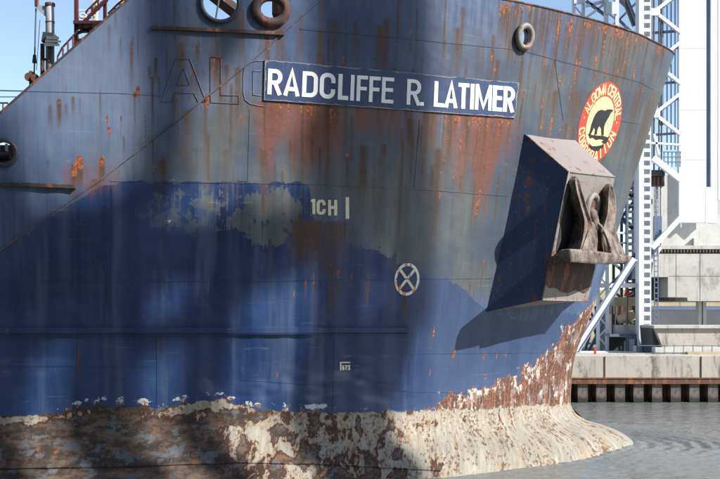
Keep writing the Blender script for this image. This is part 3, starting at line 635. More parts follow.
for k, (a, b) in enumerate((((-.66, -.68), (.66, .68)), ((-.66, .68), (.66, -.68)))):
    mk = MB(); stroke_mesh(mk, [[a, b]], .2, lambda u, v, off: on(406.8 + u * 11.3 + v * .8, 279.3 - v * 14.8, off), .012 + .003 * k); mk.build('mark_bar', 'mark_white' if k == 0 else 'cream', cm)

# old welded outline letters under the paint
def outline(pts, parent, closed=True, mat='hull'):
    P = []
    q = pts + ([pts[0]] if closed else [])
    for (a, b), (c, d) in zip(q[:-1], q[1:]):
        n = max(1, int(math.hypot(c - a, d - b) / 6)); P += [on(a + (c - a) * i / n, b + (d - b) * i / n, 0.004) for i in range(n)]
    if not closed: P.append(on(*q[-1], .004))
    o = MB().tube(P, 0.017, 6, closed).build('weld_outline', mat, parent, True)
    return hull_attrs(o) if mat == 'hull' else o
old = bpy.data.objects.new('old_letters', None); COL.objects.link(old); old.parent = ship
outline([(161.4, 102), (176, 59), (190, 59), (206, 102), (198, 102), (194, 93), (175, 93), (172, 102)], old)
outline([(183.8, 68), (177, 85), (189.6, 85)], old)
outline([(190, 60), (197, 78), (206, 102)], old, False, 'rust')
outline([(210.4, 57.5), (220.7, 57.5), (220.7, 95.4), (238.8, 95.4), (238.8, 104), (210.4, 102.6)], old)
outline([(210.4, 57.5), (220.7, 57.5)], old, False, 'rust'); outline([(210.6, 58), (210.6, 102)], old, False, 'rust')
outline([(264, 61), (256, 61), (249, 63), (244, 69), (243.3, 76), (243.3, 93), (245, 100), (250, 104), (258, 106), (264, 106.5)], old, False)
outline([(261, 71), (253, 71), (253, 95), (262, 96)], old, False)

# ------------------------------------------------------------------ round emblem
emb = bpy.data.objects.new('emblem', None); COL.objects.link(emb); emb.parent = ship; emb['label'] = 'round red and yellow emblem with a black bear'
def em_px(a, b): return (599.6 + a * 16.2 + b * 8.2, 122.4 + a * 2.6 - b * 33.2)
def em(a, b, off): return on(*em_px(a, b), off)
def disc(r0, r1, off, name, mat, n=48):
    m = MB(); R1 = [em(r1 * math.cos(k / n * 2 * math.pi), r1 * math.sin(k / n * 2 * math.pi), off) for k in range(n)]
    rr = [r0 + (r1 - r0) * q for q in (0, .33, .66, 1)] if r0 > 0 else [.02, .3, .6, r1]
    rings = [[em(r * math.cos(k / n * 2 * math.pi), r * math.sin(k / n * 2 * math.pi), off) for k in range(n)] for r in rr]
    rings.append([em(r1 * math.cos(k / n * 2 * math.pi), r1 * math.sin(k / n * 2 * math.pi), -0.02) for k in range(n)])
    m.loft(rings, caps=False); return m.build(name, mat, emb)
disc(.76, 1.22, .010, 'emblem_ring', 'emblem_red'); disc(0, .78, .014, 'emblem_field', 'emblem_yellow')
def zpx(a, b): return (575 + a / 5.32, 78 + b / 5.32)
def flat_poly(pts, off, name, mat):
    bm = bmesh.new(); vs_ = [bm.verts.new(on(*zpx(a, b), off)) for a, b in pts]; f = bm.faces.new(vs_); bmesh.ops.triangulate(bm, faces=[f])
    me = bpy.data.meshes.new(name); bm.to_mesh(me); bm.free(); me.materials.append(M[mat]); o = bpy.data.objects.new(name, me); COL.objects.link(o); o.parent = emb; return o
flat_poly([(200, 168), (199, 178), (190, 184), (180, 205), (168, 225), (160, 238), (152, 262), (150, 305), (138, 306), (136, 270), (128, 255), (118, 272), (114, 300), (100, 304), (104, 276), (98, 262), (92, 280), (82, 300), (72, 300), (78, 278), (84, 250), (96, 215), (108, 190), (122, 174), (140, 168), (158, 174), (170, 166), (186, 166)], .020, 'bear', 'black')
flat_poly([(66, 296), (90, 303), (120, 306), (150, 308), (178, 318), (170, 342), (150, 350), (138, 338), (150, 330), (128, 326), (108, 330), (92, 318), (76, 322)], .020, 'rock', 'black')
flat_poly([(70, 345), (88, 362), (112, 362), (135, 358), (150, 352), (146, 372), (120, 388), (96, 388), (78, 372)], .020, 'rock', 'black')
def ring_text(txt, a_mid, per, flip=False, h=.33, rm=1.0):
    n = len(txt)
    for i, ch in enumerate(txt):
        if ch == ' ': continue
        ang = math.radians(a_mid + (i - (n - 1) / 2) * per * (1 if flip else -1)); w = .62 if ch != 'I' else .3
        if ch == 'M': w = .8
        def place(u, v, off):
            du = (u - w / 2) * h; dv = (v - .5) * h
            if flip: r = rm - dv; aa = ang + du / rm
            else: r = rm + dv; aa = ang - du / rm
            return em(r * math.cos(aa), r * math.sin(aa), off)
        mb = MB(); stroke_mesh(mb, glyph(ch, w, .15), .15, place, .006, .001, .012); mb.build('letter', 'emblem_letter', emb)
ring_text('ALGOMA', 131, 12.4); ring_text('CENTRAL', 49, 11.6); ring_text('·', 90, 10); ring_text('·', 176, 10); ring_text('·', 4, 10)
ring_text('CORPORATION', 270, 14.2, True)
# ------------------------------------------------------------------ anchor pocket
pA = hit(525, 134.5); pA2 = hit(575, 140); K1 = hit(486.5, 312); K2 = hit(560, 300) + Vector((.5, .6, 0)); EYE = Vector((0, 0, CAM_Z))
def plane_at(px, py, a, b, c):                           # where a photo point meets the plane a b c
    n = (b - a).cross(c - a); d = at(px, py, 1.0) - EYE; return EYE + d * ((a - EYE).dot(n) / d.dot(n))
F2 = at(542, 300, 31.85); F1 = plane_at(569, 172, K1, pA, F2); G1 = at(588, 301, 34.25); C1 = plane_at(615, 177, F1, F2, G1)
pocket = bpy.data.objects.new('anchor_pocket', None); COL.objects.link(pocket); pocket.parent = ship
def plate(name, pts, mat, th=0.03, parent=pocket, inward=None):
    n = (pts[1] - pts[0]).cross(pts[2] - pts[0]).normalized()
    if n.dot(Vector((0, 0, CAM_Z)) - pts[0]) < 0: n = -n
    return MB().quad_prism([p for p in pts], [p - n * th for p in pts]).build(name, mat, parent)
def patch(name, a, b, c, d, mat, n=10):
    m = MB(); m.v = [(a.lerp(b, i / n)).lerp(d.lerp(c, i / n), j / n) for i in range(n + 1) for j in range(n + 1)]
    m.f = [(i * (n + 1) + j, (i + 1) * (n + 1) + j, (i + 1) * (n + 1) + j + 1, i * (n + 1) + j + 1) for i in range(n) for j in range(n)]
    return m.build(name, mat, pocket, True)
patch('pocket_roof', pA, pA2, C1, F1, 'pocket_roof'); patch('pocket_aft_side', pA, F1, F2, K1, 'pocket_blue')
plate('pocket_front', [F1, C1, G1, F2], 'pocket_grey'); plate('pocket_underside', [K1, F2, G1, K2], 'pocket_grey')
MB().quad_prism([C1, pA2, K2, G1], [p + Vector((-.03, .03, 0)) for p in (C1, pA2, K2, G1)]).build('pocket_fore_side', 'pocket_grey', pocket)
for a, b in ((F1, F2), (F1, C1), (pA, F1), (F2, G1)): MB().tube([a, b], .03, 6).build('weld_edge', 'pocket_grey', pocket, True)
FN = (C1 - F1).cross(F2 - F1).normalized()
if FN.dot(Vector((0, 0, CAM_Z)) - F1) < 0: FN = -FN
def fp(px, py, off=0.0):
    d = at(px, py, 1.0) - Vector((0, 0, CAM_Z)); o = Vector((0, 0, CAM_Z)); P0 = F1 + FN * off; return o + d * ((P0 - o).dot(FN) / d.dot(FN))
# worn pad below the crown
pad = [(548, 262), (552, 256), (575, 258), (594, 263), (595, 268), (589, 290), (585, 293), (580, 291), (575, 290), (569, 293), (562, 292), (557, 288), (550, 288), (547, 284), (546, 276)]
po = MB().quad_prism([fp(a, b, 0.0) for a, b in pad], [fp(a, b, .03) for a, b in pad]).build('chafing_pad_or_shade', 'dark_rust', pocket)
for a, b in ((553, 264), (561, 265), (571, 266), (580, 268), (588, 270), (556, 276), (570, 278), (584, 276), (579, 272)):
    c = fp(a, b, .03); e1 = (C1 - F1).normalized(); e2 = FN.cross(e1)
    MB().quad_prism([c + (e1 * math.cos(k) + e2 * math.sin(k)) * .045 for k in np.arange(0, 6.28, .785)], [c + FN * .01 + (e1 * math.cos(k) + e2 * math.sin(k)) * .045 for k in np.arange(0, 6.28, .785)]).build('rivet', 'black', pocket)
# hawse pipe
e1 = (C1 - F1).normalized(); e2 = FN.cross(e1).normalized(); e2 = e2 if e2.z > 0 else -e2
hc0 = fp(592, 208, .03)
ho = MB().tube([hc0 + e1 * math.cos(k / 24 * 6.2832) * .34 + e2 * math.sin(k / 24 * 6.2832) * .42 for k in range(24)], .11, 10, True).build('hawse_pipe', 'pocket_grey', pocket, True)
MB().quad_prism([hc0 + (e1 * math.cos(k / 20 * 6.2832) * .33 + e2 * math.sin(k / 20 * 6.2832) * .41) for k in range(20)], [hc0 + FN * .012 + (e1 * math.cos(k / 20 * 6.2832) * .33 + e2 * math.sin(k / 20 * 6.2832) * .41) for k in range(20)]).build('hawse_throat', 'rust', pocket)

# ------------------------------------------------------------------ anchor
def anchor_mat():
    t = NT('anchor_rusted'); c = t.coord(); n = t.noise(c, 2.2, 8, .7); f = t.noise(c, 16, 5, .65)
    col = t.mix(t.step(n, .36, .64), (.045, .034, .028), (.27, .23, .19)); col = t.mix(t.step(t.noise(c, 3.1, 7, .7), .53, .66), col, (.2, .085, .035)); col = t.mix(t.mul(f, .4), col, (.05, .035, .03))
    return t.fin(col, .75, normal=t.bump(t.add(n, f), .03, .7))
M['anchor'] = anchor_mat()
anchor = thing('ship_anchor', 'rusty stockless anchor with two upright flukes stowed in the bow pocket', 'anchor')
def fluke(rows):
    rows = np.array(rows, float); yy = np.linspace(rows[0, 0], rows[-1, 0], 22); rr = [pchip(rows[:, 0], rows[:, k])(yy) for k in range(1, 4)]
    rings = []
    for y, a, b, o in zip(yy, *rr):                # ridge left, ridge right, stand-off from the pocket face
        l = a - o * 14
        rings.append([fp(l, y, .02), fp(a - .2, y, o * .9), fp(a + .6, y, o), fp(a + (b - a) * .45, y, o * .84), fp(b - .6, y, o * .98), fp(b, y, o * .86), fp(b - .5, y, .02)])
    return MB().loft(rings).build('fluke', 'anchor', anchor, bevel=.012)
fluke([(176.5, 576, 577.2, .26), (181, 574.6, 579.4, .4), (190, 576, 582, .5), (200, 578.6, 585, .56), (212, 582, 588.5, .6), (222, 584, 592, .66), (235, 583, 595, .8), (251, 579, 597, .94)])
fluke([(184, 609.8, 611, .24), (188, 608.6, 613.2, .36), (198, 608, 615.6, .42), (208, 607.5, 616.4, .48), (218, 606, 615.6, .54), (228, 603, 616, .64), (240, 602, 619, .76), (253, 603, 622, .88)])
# dark plate that paints the shade behind the left fluke
fluke_shade = [(573.5, 181), (577, 190), (582, 205), (585, 222), (585, 252), (556, 252), (560, 228), (566, 203)]
MB().quad_prism([fp(a, b, 0.0) for a, b in fluke_shade], [fp(a, b, .02) for a, b in fluke_shade]).build('chafing_pad_or_shade', 'dark_steel', pocket)
# crown: heavy cast saddle between the flukes
rows = [(222, 589, 599, .36), (226, 587, 606, .58), (232, 584, 612, .78), (240, 580, 618, .9), (248, 576, 623, .98), (257, 572, 626, 1.02)]
PROF = [(0, .1), (.06, .7), (.14, .95), (.24, 1), (.34, .86), (.44, .66), (.54, .64), (.64, .84), (.74, .98), (.84, 1), (.94, .75), (1, .1)]
rows = np.array(rows, float); yy = np.linspace(222, 257, 12); rr_ = [np.interp(yy, rows[:, 0], rows[:, k]) for k in (1, 2, 3)]
MB().loft([[fp(l + (r2 - l) * u, y, max(.06, o * f)) for u, f in PROF] for y, l, r2, o in zip(yy, *rr_)]).build('crown', 'anchor', anchor, True, bevel=.01)
MB().tube([fp(602, 229, .62), fp(603.5, 240, .74), fp(605, 252, .84)], [.06, .08, .1], 8).build('crown_rib', 'anchor', anchor, True)
# tripping palm: the heavy base slab
top = [fp(558.5, 250, .02), fp(560, 249.5, .75), fp(571, 248.5, 1.12), fp(592, 250, 1.2), (fp(612, 253, 1.15)), fp(630, 255.5, .85), fp(632, 256, .4), fp(626, 256, .02)]
bot = [p * 1.0 + Vector((0, .12 * k, -dz)) for k, (p, dz) in enumerate(zip(top, (.16, .3, .42, .44, .38, .22, .15, .14)))]
bot = [Vector((p.x, q_.y + .05, p.z)) for p, q_ in zip(bot, top)]
MB().quad_prism(top, bot).build('tripping_palm', 'anchor', anchor, bevel=.09)
MB().tube([hc0 - FN * .3 , fp(593, 213, .08), fp(596, 232, .4)], [.15, .15, .17], 10).build('shank', 'anchor', anchor, True)

# ------------------------------------------------------------------ gear on the forecastle slope
def bars(name, mat, lst, parent=ship, D=None):
    m = MB()
    for (a, b, c, d, w, Dd) in lst: m.bar(at(a, b, Dd), at(c, d, Dd), w * Dd / FPX, w * Dd / FPX)
    return m.build(name, mat, parent)
DP = 29.5
davit = bpy.data.objects.new('davit', None); COL.objects.link(davit); davit.parent = ship
MB().tube([at(50, 130, DP), at(50, 22, DP), at(50, 6, DP)], [.13, .13, .12], 12).build('post', 'pipe_grey', davit, True)
MB().tube([at(50, 6, DP), at(50, 3.5, DP)], .15, 12).build('post_cap', 'rust', davit)
MB().tube([at(50, 22, DP), at(50, 23, DP)], .14, 12).build('post_band', 'rust', davit)
MB().quad_prism([at(46, 6, DP - .05), at(46, 17, DP - .05), at(36, 8.5, DP - .05), at(36, 5, DP - .05)], [at(46, 6, DP + .05), at(46, 17, DP + .05), at(36, 8.5, DP + .05), at(36, 5, DP + .05)]).build('arm', 'pipe_grey', davit)
MB().box(*at(34.5, 6, DP - .08), *(at(39, -4, DP + .08))).build('head_block', 'dark_rust', davit)
MB().tube([at(36, 8, DP), at(34.2, 74, DP)], .022, 6).build('fall_wire', 'dark_steel', davit)
MB().tube([at(40, 20, DP + .3), at(36.5, 70, DP + .3)], .012, 5).build('fall_wire', 'white', davit)
MB().tube([at(34.6, 55, DP), at(34.4, 63, DP)], [.05, .07], 8).build('hook', 'dark_steel', davit)
m = MB(); m.tube([at(29, 77, DP - .25), at(29, 77, DP + .25)], .13, 12); m.tube([at(35, 78, DP - .25), at(35, 78, DP + .25)], .12, 12); m.box(*at(29, 88, DP - .2), *at(36, 74, DP + .2)); m.build('winch', 'rust', davit)
fl = bpy.data.objects.new('floodlight', None); COL.objects.link(fl); fl.parent = ship
MB().tube([at(42.5, 120, DP - .3), at(42.5, 44, DP - .3)], .065, 8).build('post', 'dark_rust', fl)
MB().bar(at(42, 58, DP - .3), at(49, 61, DP - .3), .06, .06).build('bracket', 'dark_rust', fl)
for k, (a, b, c, d) in enumerate(((46, 36, 59, 39.5), (45, 39.8, 61, 42.6), (44, 42.9, 59.5, 46.2))):
    MB().quad_prism([at(a, b, DP - .6), at(c, b + .8, DP - .6), at(c, d, DP - .6), at(a, d, DP - .6)], [at(a, b, DP), at(c, b + .8, DP), at(c, d, DP), at(a, d, DP)]).build('lamp_housing', 'wood', fl)
lb0 = at(46.5, 46, DP); lb1 = at(58.5, 37.5, DP); MB().quad_prism([(lb0.x, DP - .5, lb0.z), (lb1.x, DP - .5, lb0.z + .05), (lb1.x, DP - .5, lb1.z), (lb0.x + .05, DP - .5, lb1.z + .03)], [(lb0.x, DP - .05, lb0.z), (lb1.x, DP - .05, lb0.z + .05), (lb1.x, DP - .05, lb1.z), (lb0.x + .05, DP - .05, lb1.z + .03)]).build('lamp_body', 'dark_steel', fl)
# access stair tower in red oxide
stt = bpy.data.objects.new('access_stair', None); COL.objects.link(stt); stt.parent = ship
DS = 29.0
MB().box(*at(74, 90, DS - .06), *at(78.7, -30, DS + .1)).build('post', 'red_oxide', stt)
MB().box(*at(103, 60, DS + .3), *at(107, -30, DS + .42)).build('post', 'red_oxide', stt)
MB().box(*at(93, 60, DS + 1.3), *at(98, -30, DS + 1.5)).build('post', 'cream', stt)
MB().box(*at(119, 60, DS + 1.3), *at(126, -30, DS + 1.5)).build('post', 'cream', stt)
pf = at(76, 26.5, DS); pg = at(106, 23.5, DS); MB().box(pf.x, DS - .3, pf.z, pg.x, DS + .7, pg.z).build('platform', 'red_oxide', stt)
for a, b, c, d, w in ((81, 28, 96, 36, 2.6), (78, 33, 92, 28, 2), (78, 46, 84, 38, 2), (80, 42, 90, 37, 2.2), (76, 40, 95, 40, 2)):
    MB().bar(at(a, b, DS), at(c, d, DS), w * .029, .12).build('brace', 'red_oxide', stt)
for k in range(2):
    dd = DS + .1 + k * .8
    MB().bar(at(80, 26, dd), at(112, -6, dd), .1, .05).build('stair_stringer', 'red_oxide', stt)
    MB().bar(at(86, 12, dd), at(116, -18, dd), .05, .05).build('handrail', 'red_oxide', stt)
for k in range(8): MB().bar(at(82 + k * 4, 24 - k * 4, DS + .1), at(82 + k * 4, 24 - k * 4, DS + .9), .05, .14).build('tread', 'red_oxide', stt)
for a in (86, 92, 98, 104): MB().bar(at(a, 20 - (a - 84), DS + .1), at(a, 8 - (a - 90), DS + .1), .045, .045).build('baluster', 'red_oxide', stt)
for yy in (10.5, 17): MB().bar(at(79, yy, DS + .1), at(92, yy, DS + .1), .04, .04).build('guard_rail', 'white', stt)
m = MB(); m.tube([at(80 + 3 * math.cos(k / 12 * 6.2832) + 3, 16 + 2 * math.sin(k / 12 * 6.2832), DS) for k in range(12)], .03, 6, True); m.build('valve_wheel', 'white', stt)
DR = 28.6
rl = bpy.data.objects.new('guard_rail', None); COL.objects.link(rl); rl.parent = ship
MB().tube([at(57.5, 57, DR), at(62, 48, DR), at(75, 34, DR), at(78, 30, DR)], .028, 6).build('top_rail', 'red_oxide', rl)
for a, t_ in ((57.7, 57), (63, 46.5), (68, 41.5), (73, 36)): MB().tube([at(a, t_, DR), at(a, 74, DR)], .028, 6).build('stanchion', 'red_oxide', rl)
MB().tube([at(108, 14, DR), at(118, 4, DR), at(140, -14, DR)], .03, 6).build('top_rail', 'red_oxide', rl)
for a in (110, 115, 120, 125, 131): MB().tube([at(a, 14 - (a - 108) * .95, DR), at(a, 40, DR)], .028, 6).build('stanchion', 'red_oxide', rl)
# rail far aft
MB().tube([at(-60, 103, DR), at(8, 103, DR)], .025, 6).build('top_rail', 'red_oxide', rl)
for a in range(-58, 8, 5): MB().tube([at(a + 1, 103, DR), at(a + 1, 118, DR)], .022, 6).build('stanchion', 'red_oxide', rl)
MB().tube([at(-80, 97, 60), at(40, 97, 60)], .03, 5).build('mooring_wire', 'dark_steel', ship)
# gear seen through the chocks
MB().tube([at(205, -12, 31), at(236, 12, 31)], .22, 8).build('mooring_line_roller', 'dark_rust', ship)
MB().tube([at(222, -20, 30.5), at(216, 18, 30.5)], .03, 6).build('stay_wire', 'dark_steel', ship)
MB().box(*at(272, 14, 31), *at(290, -5, 31.5)).build('bitt', 'dark_rust', ship)
m = MB(); m.tube([at(-8, 158, 29), at(10, 156, 29)], .12, 10); m.build('chock_roller', 'dark_rust', ship)
MB().box(*at(-4, 150, 29.3), *at(0, 142, 29.4)).build('chock_fitting', 'white', ship); MB().box(*at(5, 151, 29.3), *at(8, 144, 29.4)).build('chock_fitting', 'white', ship)

MB().box(at(-45, 175, 30).x, 30, 8.4, at(32, 175, 30).x, 30.1, 9.95).build('chock_backing', 'dark_rust', ship)  # added dark box; keeps bright sky out of the chock hole
# ------------------------------------------------------------------ ground and water
QY = 54.0; QZ = 2.55
def ground_mat():
    t = NT('bank_ground'); c = t.coord(); n = t.noise(c, .08, 6, .6); f = t.noise(c, 2, 6, .7)
    col = t.mix(n, (.2, .17, .11), (.3, .26, .18)); col = t.mix(t.step(n, .5, .65), col, (.1, .13, .05)); col = t.mix(t.mul(f, .5), col, (.12, .1, .07))
    return t.fin(col, .9, normal=t.bump(f, .05, .5))
M['ground'] = ground_mat()
prof = [(-3000, 3.2), (1.2, 3.2), (1.25, -6), (54.7, -6), (54.75, 2.3), (3500, 2.3)]
m = MB(); m.v = [(-3000, y, z) for y, z in prof] + [(3000, y, z) for y, z in prof]; m.f = [(i, i + 6, i + 7, i + 1) for i in range(5)]
tag(m.build('ground', 'ground'), kind='structure')
def water():
    xs = np.concatenate([np.linspace(-400, -2, 30), np.arange(-1.5, 26, .07), np.linspace(26.5, 400, 40)])
    ys = np.concatenate([np.linspace(1.26, 24, 10), np.arange(24.3, 50, .07), np.arange(50.05, 54.7, .15)])
    X, Y = np.meshgrid(xs, ys, indexing='ij')
    Z = (fbm(X * 1.6 + .5 * Y, Y * 3.0, 3) - .5) * .04 + (fbm(X * .25, Y * .5 + 9, 2) - .5) * .06
    # bow rings spreading from the forefoot
    d = np.hypot(X - 9.2, (Y - 37.4) * 1.0); d2 = np.hypot((X - 12.3), (Y - 36.2) * .8)
    ringm = np.exp(-((d - 3.2) / 3.0) ** 2) * sm(X, 4.5, 9)
    Z += .05 * np.sin(d * 2 * np.pi / .62 + 3.0 * fbm(X * .5, Y * .5)) * ringm * (.3 + 1.2 * fbm(X * .9 + 4, Y * .9))
    Z += .032 * np.sin(d2 * 2 * np.pi / .5) * np.exp(-(d2 / 1.7) ** 2)
    # low wash along the waterline
    hb = YC - half_breadth(X, np.zeros_like(X)); dd = hb - Y
    Z += .045 * np.exp(-((dd - .25) / .25) ** 2) * (X < 11) * (.4 + fbm(X * 1.5, Y * 1.5))
    Z += .012 * np.sin(dd * 2 * np.pi / .7) * np.exp(-np.clip(dd, 0, None) / 2.2) * (dd > 0) * (X < 11)
    P = np.stack([X, Y, Z], 2).reshape(-1, 3); nu, nv = len(xs), len(ys); I = np.arange(nu * nv).reshape(nu, nv)
    F = np.stack([I[:-1, :-1], I[1:, :-1], I[1:, 1:], I[:-1, 1:]], 2).reshape(-1, 4)
    me = bpy.data.meshes.new('water'); me.vertices.add(len(P)); me.vertices.foreach_set('co', P.ravel()); me.loops.add(F.size); me.loops.foreach_set('vertex_index', F.ravel())
    me.polygons.add(len(F)); me.polygons.foreach_set('loop_start', np.arange(0, F.size, 4)); me.polygons.foreach_set('loop_total', np.full(len(F), 4)); me.polygons.foreach_set('use_smooth', np.ones(len(F), bool)); me.update()
    t = NT('canal_water'); c = t.coord(); n = t.noise(t.scale(c, (1, 1.7, 1)), 4.5, 4, .6); n2 = t.noise(t.scale(c, (1, 2.2, 1)), 1.3, 3, .5)
    mat = t.fin((.15, .158, .155), .04, normal=t.bump(t.add(t.mul(n, .5), n2), .12, .6)); t.b.inputs['IOR'].default_value = 1.33
    me.materials.append(mat); o = bpy.data.objects.new('water', me); COL.objects.link(o); return tag(o, kind='structure')
water()

def pbox(name, x0, y0, x1, y1, D, depth, mat, parent, bevel=0.0):
    a = at(x0, y1, D); b = at(x1, y0, D); return MB().box(a.x, D, a.z, b.x, D + depth, b.z).build(name, mat, parent, bevel=bevel)
def pbar(name, x0, y0, x1, y1, wpx, D, mat, parent, depth=None, up=(0, 1, 0)):
    w = wpx * D / FPX; return MB().bar(at(x0, y0, D), at(x1, y1, D), w, depth or w).build(name, mat, parent)

# ------------------------------------------------------------------ far quay
quay = thing('quay_wall', 'concrete canal quay wall with rusty waler above dark sheet piles', 'quay')
QL, QR = -20.0, 60.0
MB().box(QL, QY + .02, 1.2, QR, QY + 3.2, QZ).build('concrete_cap', 'quay_concrete', quay, bevel=.04)
MB().box(QL, QY - .16, 1.02, QR, QY + .3, 1.32).build('steel_waler', 'rust', quay)
MB().box(QL, QY - .2, 1.30, QR, QY + .3, 1.36).build('waler_flange', 'rust', quay)
MB().box(QL, QY + .62, -3, QR, QY + .72, 1.2).build('back_wall', 'dark_rust', quay)
k = 0; x = 6.0; pile_me = None
while x < 36:
    if pile_me is None:
        m = MB(); m.quad_prism([(-.27, 0, -3), (.27, 0, -3), (.34, .6, -3), (.28, .6, -3), (.21, .08, -3), (-.21, .08, -3), (-.28, .6, -3), (-.34, .6, -3)], [(-.27, 0, 1.03), (.27, 0, 1.03), (.34, .6, 1.03), (.28, .6, 1.03), (.21, .08, 1.03), (-.21, .08, 1.03), (-.28, .6, 1.03), (-.34, .6, 1.03)])
        o = m.build('sheet_pile', 'pile', quay); pile_me = o.data; o.location = (x, QY, 0)
    else:
        o = bpy.data.objects.new('sheet_pile', pile_me); COL.objects.link(o); o.parent = quay; o.location = (x, QY, 0)
    x += 1.005
for x in np.arange(8, 34, 5.2): MB().box(x, QY - .02, 1.37, x + .05, QY + .02, QZ - .06).build('cap_joint', 'dark_rust', quay)

# ------------------------------------------------------------------ lift bridge tower on the far bank
tw = thing('bridge_tower', 'tall white riveted steel tower of the lift bridge behind the bow', 'tower')
DT = 60.0
pbox('base_beam', 572, 352, 641, 357.5, DT - .8, 1.6, 'white', tw)
pbox('leg', 639, -60, 644, 354, DT, .8, 'white', tw)                    # main leg front flange
pbox('leg_web', 650.2, -60, 651.2, 354, DT + .1, .7, 'white', tw)
pbox('leg_back', 644, -60, 650.5, 354, DT + .55, .2, 'white', tw)
y = -58.0
bat = None
while y < 350:
    pbox('batten', 644.3, y, 650.2, y + 3.6, DT + .02, .06, 'white', tw); y += 8.6
pbox('leg_foot', 636, 346, 654, 354.5, DT - .3, 1.4, 'white', tw)
# rear leg, its shade put into the darker colours
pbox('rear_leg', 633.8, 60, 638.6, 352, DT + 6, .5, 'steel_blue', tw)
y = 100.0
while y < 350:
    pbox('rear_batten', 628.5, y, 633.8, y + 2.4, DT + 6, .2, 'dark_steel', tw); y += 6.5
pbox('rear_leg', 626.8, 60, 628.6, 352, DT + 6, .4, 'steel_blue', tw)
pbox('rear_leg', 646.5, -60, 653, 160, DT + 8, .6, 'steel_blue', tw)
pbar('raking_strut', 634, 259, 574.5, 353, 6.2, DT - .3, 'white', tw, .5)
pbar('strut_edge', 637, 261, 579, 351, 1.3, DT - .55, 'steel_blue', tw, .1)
pbox('cross_beam', 592, 283.2, 640, 287.5, DT + .5, .4, 'white', tw)
# laced column left of it
def laced(x0, x1, y0, y1, pitch, D, name='laced_column', mat='white', f=2.4):
    pbox(name, x0, y0, x0 + f, y1, D, .35, mat, tw); pbox(name, x1 - f, y0, x1, y1, D, .35, mat, tw)
    y = y0; s = 0
    while y < y1 - pitch * .5:
        a, b = (x0 + f / 2, x1 - f / 2) if s % 2 == 0 else (x1 - f / 2, x0 + f / 2); pbar('lacing_bar', a, y, b, y + pitch, 1.5, D + .15 , mat, tw, .06); y += pitch; s += 1
laced(597.5, 609, 235, 353, 10.2, DT + 1.5)
laced(573, 585, -60, 120, 11, DT + 3)
laced(605, 619, -60, 150, 9, DT + 2, f=3.6)
pbox('splice_plate', 606, 2, 618, 14, DT + 1.9, .06, 'white', tw); pbox('splice_plate', 574, -4, 584, 4, DT + 2.9, .06, 'white', tw)
pbox('transom', 573, 116, 645, 122, DT + 2.6, .5, 'white', tw)
pbox('transom', 573, -42, 645, -36, DT + 2.6, .5, 'white', tw)
# bracing: bright front diagonals, dark rear ones
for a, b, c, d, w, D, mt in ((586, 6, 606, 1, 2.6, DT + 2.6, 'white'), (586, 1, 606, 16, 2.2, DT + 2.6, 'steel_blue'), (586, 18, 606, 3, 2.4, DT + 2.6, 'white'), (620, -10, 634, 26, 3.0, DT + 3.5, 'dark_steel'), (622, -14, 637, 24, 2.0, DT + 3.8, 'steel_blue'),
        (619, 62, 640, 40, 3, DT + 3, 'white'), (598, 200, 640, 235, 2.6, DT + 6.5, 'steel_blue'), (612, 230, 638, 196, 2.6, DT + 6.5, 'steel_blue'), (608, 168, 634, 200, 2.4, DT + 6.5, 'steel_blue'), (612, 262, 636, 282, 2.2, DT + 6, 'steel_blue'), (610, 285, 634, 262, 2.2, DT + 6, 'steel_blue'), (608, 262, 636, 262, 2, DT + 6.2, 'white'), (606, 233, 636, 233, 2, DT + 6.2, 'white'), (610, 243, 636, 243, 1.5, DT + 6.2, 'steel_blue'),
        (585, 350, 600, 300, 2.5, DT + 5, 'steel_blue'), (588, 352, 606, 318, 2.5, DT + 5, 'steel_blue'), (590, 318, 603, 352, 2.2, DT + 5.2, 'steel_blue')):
    pbar('brace', a, b, c, d, w, D, mt, tw, .25)
y = -60
while y < 130:                                            # X bracing between the leg and the counterweight guide
    for a, b, c, d, mt in ((654, y + 21, 681, y, 'white'), (654, y + 21, 681, y + 42, 'white')):
        pbar('brace', a, b, c, d, 3.2, DT + 1.2, mt, tw, .25); pbar('painted_brace_shadow', a + 1.5, b + 1.6, c + 1.5, d + 1.6, 1.6, DT + 1.9, 'steel_blue', tw, .15)  # second bar, coloured dark, paints a shadow beside each brace
    pbar('brace', 650, y + 21, 660, y + 21, 7, DT + 1.05, 'white', tw, .08); pbar('strut', 653, y + 42, 681, y + 40, 2.0, DT + 1.5, 'steel_blue', tw, .2); y += 51
pbox('stringer', 660.5, -60, 663.5, 125, DT + 1.4, .2, 'steel_blue', tw)
pbar('knee_brace', 653, 158, 681, 180, 6, DT + .6, 'white', tw, .3); pbar('knee_brace', 652, 248, 681, 217, 5, DT + .6, 'white', tw, .3)
pbar('strut', 650, 143, 681, 145, 2, DT + 1, 'white', tw, .2); pbar('strut', 654, 134, 660, 160, 2, DT + 1, 'white', tw, .2)
for a in (664, 668, 672, 676, 680): pbar('guard_stanchion', a, 152, a, 167, .9, DT + .8, 'steel_blue', tw, .06)
for b in (152, 157, 162): pbar('guard_bar', 663, b, 681, b, .9, DT + .75, 'steel_blue', tw, .06)

